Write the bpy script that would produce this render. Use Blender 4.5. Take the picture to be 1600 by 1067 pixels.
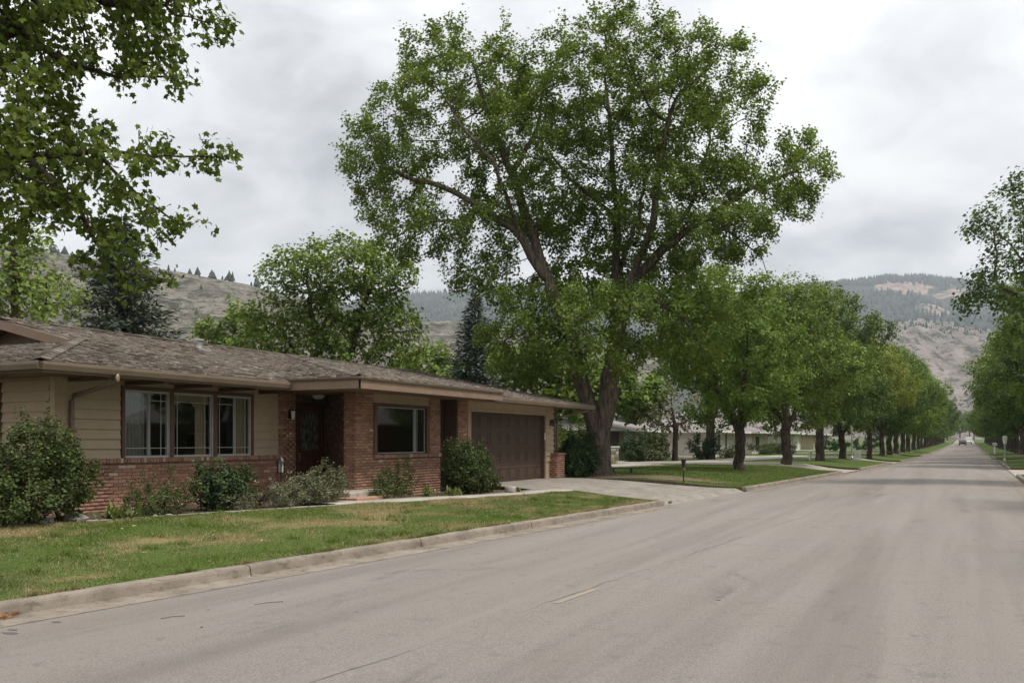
import bpy, math, random
import numpy as np
from mathutils import Vector, Matrix

for _o in list(bpy.data.objects):
    bpy.data.objects.remove(_o)
SC = bpy.context.scene
COL = SC.collection
rng = np.random.default_rng(7)
random.seed(7)
R = math.radians

# ------------------------------------------------------------------ camera, sky, sun, exposure
YAW = math.atan(690 / 1400)
CAM_H = 1.7
FOC = 1400.0
cam_d = bpy.data.cameras.new('camera')
cam_d.sensor_width = 36
cam_d.lens = 36 * FOC / 1600
cam_d.shift_y = (688 - 533.5) / 1600
cam_d.clip_end = 20000
cam_d.clip_start = 0.1
cam = bpy.data.objects.new('camera', cam_d)
COL.objects.link(cam)
cam.location = (0, 0, CAM_H)
cam.rotation_euler = (math.pi / 2, 0, YAW)
SC.camera = cam

SUN_EL, SUN_AZ = R(60), R(78)      # azimuth clockwise from +Y
sun_d = bpy.data.lights.new('sun', 'SUN')
sun_d.energy = 1.5
sun_d.angle = R(10)
sun_d.color = (1.0, 0.95, 0.88)
sun = bpy.data.objects.new('sun', sun_d)
COL.objects.link(sun)
_sv = Vector((math.sin(SUN_AZ) * math.cos(SUN_EL), math.cos(SUN_AZ) * math.cos(SUN_EL), math.sin(SUN_EL)))
sun.rotation_euler = _sv.to_track_quat('Z', 'Y').to_euler()
sun.location = (10, -5, 30)

W = bpy.data.worlds.new('World')
SC.world = W
W.use_nodes = True
wt = W.node_tree
wt.nodes.clear()
def wn(t, **k):
    n = wt.nodes.new(t)
    for a, b in k.items():
        setattr(n, a, b)
    return n
w_out = wn('ShaderNodeOutputWorld')
w_sky = wn('ShaderNodeTexSky', sky_type='NISHITA', sun_disc=False)
w_sky.sun_elevation = SUN_EL
w_sky.sun_rotation = SUN_AZ
w_bg1 = wn('ShaderNodeBackground')
w_bg1.inputs['Strength'].default_value = 0.08
wt.links.new(w_sky.outputs[0], w_bg1.inputs['Color'])
w_tc = wn('ShaderNodeTexCoord')
w_sep = wn('ShaderNodeSeparateXYZ')
wt.links.new(w_tc.outputs['Generated'], w_sep.inputs[0])
w_add = wn('ShaderNodeMath', operation='ABSOLUTE')
wt.links.new(w_sep.outputs['Z'], w_add.inputs[0])
w_add2 = wn('ShaderNodeMath', operation='ADD')
w_add2.inputs[1].default_value = 0.32
wt.links.new(w_add.outputs[0], w_add2.inputs[0])
w_dx = wn('ShaderNodeMath', operation='DIVIDE')
w_dy = wn('ShaderNodeMath', operation='DIVIDE')
for a, b in ((w_dx, 'X'), (w_dy, 'Y')):
    wt.links.new(w_sep.outputs[b], a.inputs[0])
    wt.links.new(w_add2.outputs[0], a.inputs[1])
w_cmb = wn('ShaderNodeCombineXYZ')
wt.links.new(w_dx.outputs[0], w_cmb.inputs[0])
wt.links.new(w_dy.outputs[0], w_cmb.inputs[1])
w_n1 = wn('ShaderNodeTexNoise')
w_n1.inputs['Scale'].default_value = 1.25
w_n1.inputs['Detail'].default_value = 7
w_n1.inputs['Roughness'].default_value = 0.56
w_n1.inputs['Distortion'].default_value = 0.4
wt.links.new(w_cmb.outputs[0], w_n1.inputs['Vector'])
w_r = wn('ShaderNodeValToRGB')
cr = w_r.color_ramp
cr.elements[0].position = 0.32
cr.elements[0].color = (0.345, 0.352, 0.362, 1)
cr.elements[1].position = 0.68
cr.elements[1].color = (0.765, 0.763, 0.758, 1)
e = cr.elements.new(0.46)
e.color = (0.545, 0.55, 0.558, 1)
e = cr.elements.new(0.56)
e.color = (0.695, 0.695, 0.693, 1)
w_n2 = wn('ShaderNodeTexNoise')
w_n2.inputs['Scale'].default_value = 4.2
w_n2.inputs['Detail'].default_value = 6
w_n2.inputs['Roughness'].default_value = 0.58
w_n2.inputs['Distortion'].default_value = 0.8
wt.links.new(w_cmb.outputs[0], w_n2.inputs['Vector'])
w_ma = wn('ShaderNodeMath', operation='MULTIPLY_ADD')
w_ma.inputs[1].default_value = 0.34
wt.links.new(w_n2.outputs['Fac'], w_ma.inputs[0])
w_mb = wn('ShaderNodeMath', operation='SUBTRACT')
w_mb.inputs[1].default_value = 0.17
wt.links.new(w_n1.outputs['Fac'], w_mb.inputs[0])
wt.links.new(w_mb.outputs[0], w_ma.inputs[2])
wt.links.new(w_ma.outputs[0], w_r.inputs[0])
w_bg2 = wn('ShaderNodeBackground')
wt.links.new(w_r.outputs[0], w_bg2.inputs['Color'])
# an overcast sky is brighter overhead than at the horizon (CIE overcast law, softened)
w_g = wn('ShaderNodeMath', operation='MULTIPLY_ADD')
w_g.inputs[1].default_value = 0.62
w_g.inputs[2].default_value = 0.485
wt.links.new(w_add.outputs[0], w_g.inputs[0])
wt.links.new(w_g.outputs[0], w_bg2.inputs['Strength'])
w_mix = wn('ShaderNodeMixShader')
w_mix.inputs[0].default_value = 0.96
wt.links.new(w_bg1.outputs[0], w_mix.inputs[1])
wt.links.new(w_bg2.outputs[0], w_mix.inputs[2])
wt.links.new(w_mix.outputs[0], w_out.inputs[0])

SC.view_settings.view_transform = 'Standard'
SC.view_settings.look = 'None'
SC.view_settings.exposure = 1.23
SC.view_settings.gamma = 1
SC.render.engine = 'CYCLES'
SC.cycles.use_denoising = True
SC.cycles.max_bounces = 6
SC.cycles.diffuse_bounces = 3
SC.cycles.glossy_bounces = 3
SC.cycles.transmission_bounces = 4
SC.cycles.transparent_max_bounces = 12
SC.cycles.volume_bounces = 0

# ------------------------------------------------------------------ pixel <-> place helper (survey of the photograph)
FW = np.array((-math.sin(YAW), math.cos(YAW), 0.0))
RT = np.array((math.cos(YAW), math.sin(YAW), 0.0))
UP = np.array((0, 0, 1.0))
def at(px, py, depth):
    return np.array((0, 0, CAM_H)) + FW * depth + RT * (px - 800) / FOC * depth + UP * (688 - py) / FOC * depth

# ------------------------------------------------------------------ materials
def mk(name):
    m = bpy.data.materials.new(name)
    m.use_nodes = True
    nt = m.node_tree
    b = nt.nodes['Principled BSDF']
    return m, nt, b
def node(nt, t, ins=None, **k):
    n = nt.nodes.new(t)
    for a, v in k.items():
        setattr(n, a, v)
    for a, v in (ins or {}).items():
        if isinstance(v, bpy.types.NodeSocket):
            nt.links.new(v, n.inputs[a])
        else:
            n.inputs[a].default_value = v
    return n
def coord(nt, scale=(1, 1, 1), kind='Object'):
    tc = node(nt, 'ShaderNodeTexCoord')
    mp = node(nt, 'ShaderNodeMapping', {'Vector': tc.outputs[kind], 'Scale': scale})
    return mp.outputs[0]
def noise(nt, vec, scale, detail=4, rough=0.55, dist=0.0):
    return node(nt, 'ShaderNodeTexNoise', {'Vector': vec, 'Scale': scale, 'Detail': detail, 'Roughness': rough, 'Distortion': dist}).outputs['Fac']
def ramp(nt, fac, stops, interp='LINEAR'):
    n = node(nt, 'ShaderNodeValToRGB', {0: fac})
    c = n.color_ramp
    c.interpolation = interp
    while len(c.elements) < len(stops):
        c.elements.new(0.5)
    for el, (p, col) in zip(c.elements, stops):
        el.position = p
        if not isinstance(col, (tuple, list)):
            col = (col, col, col)
        el.color = (*col, 1)
    return n.outputs[0]
def mixc(nt, fac, a, b, mode='MIX'):
    n = nt.nodes.new('ShaderNodeMix')
    n.data_type = 'RGBA'
    n.blend_type = mode
    n.clamp_factor = True
    for i, v in ((0, fac), (6, a), (7, b)):
        if isinstance(v, bpy.types.NodeSocket):
            nt.links.new(v, n.inputs[i])
        else:
            n.inputs[i].default_value = v if i == 0 else (*v, 1)
    return n.outputs[2]
def mth(nt, op, a, b=0.0, clamp=False):
    n = node(nt, 'ShaderNodeMath', {0: a, 1: b}, operation=op)
    n.use_clamp = clamp
    return n.outputs[0]
def bump(nt, b, h, strength=0.3, dist=0.02):
    n = node(nt, 'ShaderNodeBump', {'Height': h, 'Strength': strength, 'Distance': dist})
    nt.links.new(n.outputs[0], b.inputs['Normal'])
def rnd_val(nt):
    a = node(nt, 'ShaderNodeAttribute', attribute_name='rnd').outputs['Fac']
    o = node(nt, 'ShaderNodeObjectInfo').outputs['Random']
    return mth(nt, 'FRACT', mth(nt, 'ADD', a, o))

def plain(name, col, rough=0.6, var=0.15, scale=6, metal=0.0, bmp=0.0, spec=0.4):
    m, nt, b = mk(name)
    v = coord(nt)
    n = noise(nt, v, scale, 5)
    lo = tuple(c * (1 - var) for c in col)
    hi = tuple(min(1, c * (1 + var)) for c in col)
    c = ramp(nt, n, [(0.3, lo), (0.7, hi)])
    nt.links.new(c, b.inputs['Base Color'])
    b.inputs['Roughness'].default_value = rough
    b.inputs['Metallic'].default_value = metal
    b.inputs['Specular IOR Level'].default_value = spec
    if bmp:
        bump(nt, b, noise(nt, v, scale * 12, 4), bmp, 0.01)
    return m

def leaf_mat(name, dark, mid, light, trans=0.24, warm=None):
    m, nt, b = mk(name)
    r = rnd_val(nt)
    c = ramp(nt, r, [(0.0, dark), (0.5, mid), (0.93, light)] + ([(1.0, warm)] if warm else []))
    v = coord(nt)
    n = noise(nt, v, 0.55, 3)
    c2 = mixc(nt, ramp(nt, n, [(0.35, 0.0), (0.7, 0.55)]), c, light)
    nt.links.new(c2, b.inputs['Base Color'])
    b.inputs['Roughness'].default_value = 0.6
    b.inputs['Specular IOR Level'].default_value = 0.16
    t = node(nt, 'ShaderNodeBsdfTranslucent', {'Color': mixc(nt, 0.5, c2, (light[0] * 1.35, light[1] * 1.4, light[2] * 0.7))})
    ms = node(nt, 'ShaderNodeMixShader', {0: trans, 1: b.outputs[0], 2: t.outputs[0]})
    nt.links.new(ms.outputs[0], nt.nodes['Material Output'].inputs[0])
    return m

MAT = {}
def build_materials():
    # asphalt
    m, nt, b = mk('asphalt')
    v = coord(nt)
    vs = coord(nt, (1, 0.12, 1))
    fine = noise(nt, v, 60, 4, 0.75)
    spk = node(nt, 'ShaderNodeTexVoronoi', {'Vector': v, 'Scale': 42.0}).outputs['Distance']
    base = ramp(nt, fine, [(0.28, (0.118, 0.104, 0.095)), (0.50, (0.232, 0.208, 0.190)), (0.72, (0.345, 0.312, 0.286))])
    band = noise(nt, coord(nt, (1, 0.035, 1)), 2.3, 5, 0.62)
    base = mixc(nt, ramp(nt, band, [(0.40, 0.0), (0.66, 0.8)]), base, mixc(nt, 0.5, base, (0.310, 0.278, 0.248)))
    dk = noise(nt, coord(nt, (1, 0.06, 1)), 0.9, 4, 0.6)
    base = mixc(nt, ramp(nt, dk, [(0.50, 0.0), (0.68, 0.55)]), base, (0.150, 0.130, 0.118))
    big = noise(nt, v, 0.30, 6, 0.62)
    base = mixc(nt, ramp(nt, big, [(0.44, 0.0), (0.70, 0.6)]), base, mixc(nt, 0.65, base, (0.245, 0.205, 0.165)))
    st = noise(nt, coord(nt, (1, 0.45, 1)), 0.75, 7, 0.66, 0.6)
    base = mixc(nt, ramp(nt, st, [(0.60, 0.0), (0.72, 0.6)]), base, (0.098, 0.087, 0.082))
    base = mixc(nt, ramp(nt, spk, [(0.0, 0.75), (0.22, 0.0)]), base, (0.42, 0.385, 0.35))
    sm = noise(nt, v, 4.5, 5, 0.65)
    base = mixc(nt, ramp(nt, sm, [(0.57, 0.0), (0.74, 0.4)]), base, (0.115, 0.102, 0.095))
    nt.links.new(base, b.inputs['Base Color'])
    b.inputs['Roughness'].default_value = 0.85
    b.inputs['Specular IOR Level'].default_value = 0.25
    bump(nt, b, fine, 0.9, 0.02)
    MAT['asphalt'] = m
    # concrete variants
    for nm, lo, hi in (('concrete', (0.20, 0.176, 0.150), (0.33, 0.298, 0.258)), ('walk', (0.30, 0.268, 0.225), (0.45, 0.41, 0.352)), ('kerb', (0.150, 0.125, 0.100), (0.315, 0.270, 0.218))):
        m, nt, b = mk(nm)
        v = coord(nt)
        c = ramp(nt, noise(nt, v, 1.7, 7, 0.65), [(0.28, lo), (0.72, hi)])
        c = mixc(nt, ramp(nt, noise(nt, v, 60, 3), [(0.5, 0.0), (0.75, 0.35)]), c, tuple(x * 0.55 for x in lo))
        c = mixc(nt, ramp(nt, noise(nt, coord(nt, (1, 1, 2.5)), 4.5, 6, 0.7), [(0.52, 0.0), (0.68, 0.7)]), c, tuple(x * 0.55 for x in lo))
        nt.links.new(c, b.inputs['Base Color'])
        b.inputs['Roughness'].default_value = 0.9
        b.inputs['Specular IOR Level'].default_value = 0.2
        bump(nt, b, noise(nt, v, 45, 5), 0.4, 0.01)
        MAT[nm] = m
    # grass: green with dry patches that follow the place
    for nm, dryness in (('grass', 0.475), ('grass_green', 0.60)):
        m, nt, b = mk(nm)
        v = coord(nt)
        r = node(nt, 'ShaderNodeAttribute', attribute_name='rnd').outputs['Fac']
        g = ramp(nt, mth(nt, 'ADD', mth(nt, 'MULTIPLY', r, 0.7), mth(nt, 'MULTIPLY', noise(nt, v, 30, 3), 0.3)), [(0.1, (0.064, 0.096, 0.018)), (0.6, (0.135, 0.190, 0.036)), (1.0, (0.235, 0.280, 0.070))])
        d = ramp(nt, r, [(0.0, (0.25, 0.185, 0.090)), (1.0, (0.52, 0.41, 0.235))])
        pn = noise(nt, coord(nt, (0.55, 0.28, 0.5)), 1.6, 5, 0.62, 0.3)
        pn = mth(nt, 'ADD', pn, mth(nt, 'MULTIPLY', mth(nt, 'SUBTRACT', r, 0.5), 0.16))
        c = mixc(nt, ramp(nt, pn, [(dryness - 0.02, 0.0), (dryness + 0.10, 0.85)]), g, d)
        nt.links.new(c, b.inputs['Base Color'])
        b.inputs['Roughness'].default_value = 0.75
        b.inputs['Specular IOR Level'].default_value = 0.15
        bump(nt, b, noise(nt, v, 40, 4), 0.8, 0.03)
        MAT[nm] = m
    # soil / mulch
    m, nt, b = mk('soil')
    v = coord(nt)
    c = ramp(nt, noise(nt, v, 9, 8, 0.75), [(0.3, (0.045, 0.028, 0.020)), (0.55, (0.11, 0.070, 0.048)), (0.8, (0.22, 0.165, 0.12))])
    nt.links.new(c, b.inputs['Base Color'])
    b.inputs['Roughness'].default_value = 0.95
    bump(nt, b, noise(nt, v, 25, 6, 0.7), 1.0, 0.05)
    MAT['soil'] = m
    m, nt, b = mk('dry_soil')
    v = coord(nt)
    c = ramp(nt, noise(nt, v, 5, 8, 0.75), [(0.3, (0.105, 0.072, 0.046)), (0.55, (0.19, 0.145, 0.085)), (0.72, (0.15, 0.17, 0.06))])
    nt.links.new(c, b.inputs['Base Color'])
    b.inputs['Roughness'].default_value = 0.95
    bump(nt, b, noise(nt, v, 25, 6, 0.7), 1.0, 0.04)
    MAT['dry_soil'] = m
    m, nt, b = mk('earth')
    v = coord(nt)
    c = ramp(nt, noise(nt, v, 0.02, 8, 0.7), [(0.3, (0.09, 0.12, 0.045)), (0.6, (0.20, 0.19, 0.10)), (0.8, (0.30, 0.26, 0.19))])
    nt.links.new(c, b.inputs['Base Color'])
    b.inputs['Roughness'].default_value = 0.95
    MAT['earth'] = m
    # brick
    m, nt, b = mk('brick')
    v = coord(nt, kind='Object')
    r = rnd_val(nt)
    c = ramp(nt, r, [(0.0, (0.235, 0.128, 0.088)), (0.3, (0.300, 0.165, 0.113)), (0.65, (0.350, 0.200, 0.138)), (0.955, (0.400, 0.242, 0.170)), (0.975, (0.50, 0.35, 0.265)), (1.0, (0.54, 0.41, 0.32))])
    geo = node(nt, 'ShaderNodeNewGeometry').outputs['Position']
    c = mixc(nt, ramp(nt, noise(nt, geo, 34, 4), [(0.45, 0.0), (0.75, 0.4)]), c, (0.16, 0.072, 0.05))
    nt.links.new(c, b.inputs['Base Color'])
    b.inputs['Roughness'].default_value = 0.88
    b.inputs['Specular IOR Level'].default_value = 0.2
    bump(nt, b, noise(nt, geo, 130, 4), 0.4, 0.004)
    MAT['brick'] = m
    MAT['mortar'] = plain('mortar', (0.205, 0.145, 0.110), 0.95, 0.25, 8, bmp=0.3)
    # shakes
    m, nt, b = mk('shake')
    r = rnd_val(nt)
    geo = node(nt, 'ShaderNodeNewGeometry').outputs['Position']
    mp = node(nt, 'ShaderNodeMapping', {'Vector': geo, 'Scale': (1.2, 22, 1.2)}).outputs[0]
    gr = noise(nt, mp, 2.2, 5, 0.7)
    c = ramp(nt, r, [(0.0, (0.098, 0.078, 0.064)), (0.35, (0.150, 0.123, 0.101)), (0.7, (0.198, 0.166, 0.137)), (0.95, (0.27, 0.232, 0.194)), (1.0, (0.40, 0.36, 0.31))])
    c = mixc(nt, ramp(nt, gr, [(0.35, 0.65), (0.62, 0.0)]), c, (0.060, 0.046, 0.038))
    c = mixc(nt, ramp(nt, noise(nt, geo, 0.9, 4), [(0.45, 0.0), (0.75, 0.4)]), c, (0.20, 0.18, 0.155))
    nt.links.new(c, b.inputs['Base Color'])
    b.inputs['Roughness'].default_value = 0.9
    b.inputs['Specular IOR Level'].default_value = 0.2
    bump(nt, b, gr, 0.6, 0.01)
    MAT['shake'] = m
    # bark
    for nm, lo, hi in (('bark', (0.040, 0.030, 0.024), (0.215, 0.172, 0.142)), ('bark_dark', (0.026, 0.019, 0.015), (0.150, 0.114, 0.090))):
        m, nt, b = mk(nm)
        mp = node(nt, 'ShaderNodeMapping', {'Vector': node(nt, 'ShaderNodeTexCoord').outputs['Object'], 'Scale': (7, 7, 1.1)}).outputs[0]
        n = noise(nt, mp, 1.6, 7, 0.7, 0.5)
        nt.links.new(ramp(nt, n, [(0.34, lo), (0.68, hi)]), b.inputs['Base Color'])
        b.inputs['Roughness'].default_value = 0.95
        b.inputs['Specular IOR Level'].default_value = 0.1
        bump(nt, b, n, 1.0, 0.08)
        MAT[nm] = m
    # painted things
    MAT['siding'] = plain('siding_paint', (0.405, 0.318, 0.222), 0.7, 0.07, 3, bmp=0.08, spec=0.3)
    MAT['trim_brown'] = plain('trim_brown_paint', (0.105, 0.058, 0.040), 0.6, 0.15, 5)
    MAT['trim_beige'] = plain('trim_beige_paint', (0.37, 0.275, 0.185), 0.6, 0.1, 5)
    MAT['fascia'] = plain('fascia_paint', (0.225, 0.150, 0.106), 0.6, 0.12, 2.5)
    MAT['gutter'] = plain('gutter_metal', (0.185, 0.135, 0.098), 0.38, 0.12, 3, spec=0.6)
    MAT['soffit'] = plain('soffit_paint', (0.20, 0.135, 0.088), 0.7, 0.12, 4)
    MAT['garage'] = plain('garage_door_paint', (0.072, 0.045, 0.032), 0.55, 0.1, 3)
    MAT['door'] = plain('door_stain', (0.165, 0.062, 0.040), 0.4, 0.25, 7)
    MAT['alu'] = plain('pale_aluminium', (0.38, 0.38, 0.36), 0.4, 0.08, 6, spec=0.6)
    MAT['muntin'] = plain('dull_muntin_paint', (0.42, 0.40, 0.36), 0.5, 0.1, 6)
    MAT['white'] = plain('white_paint', (0.76, 0.75, 0.71), 0.5, 0.06, 4)
    MAT['black'] = plain('black_metal', (0.018, 0.018, 0.018), 0.4, 0.3, 6)
    MAT['green_paint'] = plain('dark_green_paint', (0.02, 0.06, 0.045), 0.45, 0.2, 6)
    MAT['galv'] = plain('galvanised_metal', (0.55, 0.54, 0.52), 0.35, 0.2, 9, metal=0.7)
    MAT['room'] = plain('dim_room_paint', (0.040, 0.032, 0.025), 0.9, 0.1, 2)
    MAT['curtain_grey'] = plain('grey_curtain', (0.26, 0.25, 0.235), 0.9, 0.1, 4)
    MAT['curtain_tan'] = plain('tan_curtain', (0.37, 0.295, 0.20), 0.9, 0.1, 4)
    MAT['stone'] = plain('field_stone', (0.33, 0.29, 0.26), 0.9, 0.35, 5, bmp=0.6)
    MAT['stone_tan'] = plain('tan_stone', (0.55, 0.42, 0.30), 0.9, 0.35, 4, bmp=0.6)
    MAT['far_roof'] = plain('asphalt_shingle', (0.205, 0.180, 0.170), 0.9, 0.15, 3)
    MAT['far_cream'] = plain('cream_wall', (0.34, 0.29, 0.18), 0.8, 0.1, 2)
    MAT['far_white'] = plain('white_wall', (0.52, 0.50, 0.46), 0.8, 0.06, 2)
    MAT['far_pink'] = plain('pale_pink_wall', (0.58, 0.49, 0.44), 0.8, 0.08, 2)
    MAT['far_brick'] = plain('far_brick_wall', (0.34, 0.15, 0.09), 0.9, 0.25, 9)
    MAT['dark_glass'] = plain('dark_window_glass', (0.012, 0.014, 0.016), 0.08, 0.1, 2, spec=0.8)
    MAT['rubber'] = plain('tyre_rubber', (0.02, 0.02, 0.02), 0.8)
    MAT['petal'] = plain('white_petal', (0.80, 0.78, 0.74), 0.6)
    MAT['petal_pink'] = plain('pink_petal', (0.60, 0.30, 0.28), 0.6)
    MAT['dead_leaf'] = plain('dead_leaf', (0.36, 0.155, 0.055), 0.8, 0.5, 20)
    MAT['litter'] = plain('pale_dead_leaf', (0.40, 0.29, 0.17), 0.8, 0.4, 15)
    MAT['twig'] = plain('dry_twig', (0.10, 0.07, 0.05), 0.9, 0.3, 20)
    MAT['crack'] = plain('crack_filler', (0.130, 0.115, 0.105), 0.8, 0.2, 3)
    MAT['tar'] = plain('tar_patch', (0.105, 0.093, 0.086), 0.8, 0.2, 3)
    # faded yellow marking
    m, nt, b = mk('faded_yellow_paint')
    v = coord(nt)
    c = mixc(nt, ramp(nt, noise(nt, v, 24, 6, 0.8), [(0.36, 0.0), (0.56, 1.0)]), (0.335, 0.265, 0.150), (0.215, 0.186, 0.165))
    nt.links.new(c, b.inputs['Base Color'])
    b.inputs['Roughness'].default_value = 0.8
    MAT['yellow'] = m
    # glass
    m, nt, b = mk('window_glass')
    tr = node(nt, 'ShaderNodeBsdfTransparent', {'Color': (0.86, 0.88, 0.87, 1)})
    gl = node(nt, 'ShaderNodeBsdfGlossy', {'Color': (1, 1, 1, 1), 'Roughness': 0.02})
    # the same thin-sheet reflectance on both faces of the pane
    bf = node(nt, 'ShaderNodeNewGeometry').outputs['Backfacing']
    fr = node(nt, 'ShaderNodeFresnel', {'IOR': mth(nt, 'SUBTRACT', 1.5, mth(nt, 'MULTIPLY', bf, 0.8333))})
    f2 = mth(nt, 'MULTIPLY', fr.outputs[0], 0.9, True)
    ms = node(nt, 'ShaderNodeMixShader', {0: f2, 1: tr.outputs[0], 2: gl.outputs[0]})
    nt.links.new(ms.outputs[0], nt.nodes['Material Output'].inputs[0])
    MAT['glass'] = m
    # leaded art glass
    m, nt, b = mk('art_glass')
    v = coord(nt)
    c = ramp(nt, noise(nt, v, 7, 4), [(0.35, (0.10, 0.11, 0.09)), (0.7, (0.40, 0.41, 0.35))])
    nt.links.new(c, b.inputs['Base Color'])
    b.inputs['Roughness'].default_value = 0.15
    MAT['art_glass'] = m
    # foliage
    MAT['leaf_big'] = leaf_mat('leaf_big', (0.028, 0.058, 0.011), (0.098, 0.158, 0.026), (0.235, 0.305, 0.060), 0.26)
    MAT['leaf_near'] = leaf_mat('leaf_near', (0.026, 0.048, 0.008), (0.068, 0.108, 0.018), (0.155, 0.198, 0.037), 0.34)
    MAT['leaf_street'] = leaf_mat('leaf_street', (0.028, 0.060, 0.012), (0.090, 0.160, 0.028), (0.215, 0.298, 0.060), 0.27)
    MAT['leaf_street_dark'] = leaf_mat('leaf_street_dark', (0.022, 0.046, 0.014), (0.060, 0.108, 0.027), (0.142, 0.205, 0.052), 0.22)
    MAT['leaf_yellow'] = leaf_mat('leaf_yellow', (0.075, 0.112, 0.020), (0.17, 0.215, 0.040), (0.29, 0.32, 0.07))
    MAT['leaf_bright'] = leaf_mat('leaf_bright', (0.046, 0.084, 0.016), (0.108, 0.168, 0.033), (0.205, 0.270, 0.060))
    MAT['leaf_shrub'] = leaf_mat('leaf_shrub', (0.017, 0.032, 0.011), (0.046, 0.074, 0.022), (0.112, 0.142, 0.044), 0.2)
    MAT['leaf_deep'] = leaf_mat('leaf_deep', (0.016, 0.036, 0.016), (0.036, 0.070, 0.028), (0.070, 0.110, 0.042), 0.2)
    MAT['leaf_grey'] = leaf_mat('leaf_grey', (0.060, 0.075, 0.040), (0.125, 0.140, 0.078), (0.20, 0.20, 0.12), 0.25)
    MAT['leaf_red'] = leaf_mat('leaf_red', (0.05, 0.05, 0.022), (0.115, 0.095, 0.045), (0.235, 0.120, 0.080), 0.25)
    MAT['leaf_blade'] = leaf_mat('leaf_blade', (0.055, 0.085, 0.024), (0.12, 0.165, 0.046), (0.23, 0.26, 0.095), 0.25)
    MAT['needle'] = leaf_mat('needle', (0.024, 0.036, 0.026), (0.052, 0.070, 0.052), (0.105, 0.125, 0.092), 0.1)
    MAT['needle_blue'] = leaf_mat('needle_blue', (0.035, 0.050, 0.044), (0.075, 0.095, 0.084), (0.14, 0.16, 0.145), 0.1)
    MAT['hill_pine'] = plain('hill_pine_green', (0.030, 0.044, 0.026), 0.95, 0.35, 0.02)
    MAT['hill_scrub'] = plain('hill_scrub_green', (0.075, 0.082, 0.052), 0.95, 0.4, 0.05)
    # hills
    def hill(name, bare_lo, bare_hi, green, gcut, sc):
        m, nt, b = mk(name)
        v = coord(nt)
        c = ramp(nt, noise(nt, v, 0.012 * sc, 8, 0.65), [(0.32, bare_lo), (0.68, bare_hi)])
        c = mixc(nt, ramp(nt, noise(nt, coord(nt, (1, 1, 3)), 0.05 * sc, 6, 0.7), [(0.50, 0.0), (0.62, 0.8)]), c, tuple(x * 0.5 for x in bare_lo))
        g = noise(nt, v, 0.03 * sc, 8, 0.75)
        if name == 'hill_forest':
            g = mth(nt, 'SUBTRACT', mth(nt, 'ADD', g, 0.22), mth(nt, 'MULTIPLY', node(nt, 'ShaderNodeAttribute', attribute_name='rnd').outputs['Fac'], 0.36))
        c = mixc(nt, ramp(nt, g, [(gcut, 0.0), (gcut + 0.07, 0.9)]), c, green)
        sp = node(nt, 'ShaderNodeTexVoronoi', {'Vector': v, 'Scale': 0.09 * sc}).outputs['Distance']
        c = mixc(nt, ramp(nt, sp, [(0.16, 0.8), (0.30, 0.0)]), c, green)
        nt.links.new(c, b.inputs['Base Color'])
        b.inputs['Roughness'].default_value = 1.0
        b.inputs['Specular IOR Level'].default_value = 0.0
        bump(nt, b, noise(nt, v, 0.06 * sc, 8, 0.7), 1.0, 8.0)
        return m
    MAT['hill_tan'] = hill('hill_tan', (0.150, 0.136, 0.112), (0.330, 0.298, 0.246), (0.062, 0.067, 0.049), 0.50, 1.6)
    MAT['hill_bare'] = hill('hill_bare', (0.155, 0.136, 0.124), (0.305, 0.270, 0.245), (0.070, 0.072, 0.056), 0.53, 0.8)
    MAT['hill_forest'] = hill('hill_forest', (0.22, 0.165, 0.138), (0.37, 0.285, 0.235), (0.034, 0.046, 0.034), 0.47, 0.32)
    m, nt, b = mk('car_black')
    b.inputs['Base Color'].default_value = (0.012, 0.012, 0.014, 1)
    b.inputs['Roughness'].default_value = 0.2
    MAT['car_black'] = m
    m, nt, b = mk('car_white')
    b.inputs['Base Color'].default_value = (0.75, 0.75, 0.74, 1)
    b.inputs['Roughness'].default_value = 0.25
    MAT['car_white'] = m
build_materials()

# ------------------------------------------------------------------ mesh helpers
def link(name, me, mat=None, parent=None):
    o = bpy.data.objects.new(name, me)
    COL.objects.link(o)
    if mat is not None and me is not None and not me.materials:
        me.materials.append(MAT[mat] if isinstance(mat, str) else mat)
    if parent is not None:
        o.parent = parent
    return o
def tag(o, label=None, cat=None, group=None, kind=None):
    if label: o['label'] = label
    if cat: o['category'] = cat
    if group: o['group'] = group
    if kind: o['kind'] = kind
    return o
def empty(name, loc=(0, 0, 0), rz=0.0):
    o = bpy.data.objects.new(name, None)
    COL.objects.link(o)
    o.location = loc
    o.rotation_euler = (0, 0, rz)
    return o
def np_mesh(name, verts, faces, rnd=None, smooth=False):
    """verts (N,3), faces (M,k) with one k"""
    verts = np.asarray(verts, np.float32)
    faces = np.asarray(faces, np.int32)
    M, k = faces.shape
    me = bpy.data.meshes.new(name)
    me.vertices.add(len(verts))
    me.vertices.foreach_set('co', verts.ravel())
    me.loops.add(M * k)
    me.loops.foreach_set('vertex_index', faces.ravel())
    me.polygons.add(M)
    me.polygons.foreach_set('loop_start', np.arange(0, M * k, k, dtype=np.int32))
    if smooth:
        me.polygons.foreach_set('use_smooth', np.ones(M, bool))
    me.update(calc_edges=True)
    if rnd is not None:
        a = me.attributes.new('rnd', 'FLOAT', 'FACE')
        a.data.foreach_set('value', np.asarray(rnd, np.float32))
    return me
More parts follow.
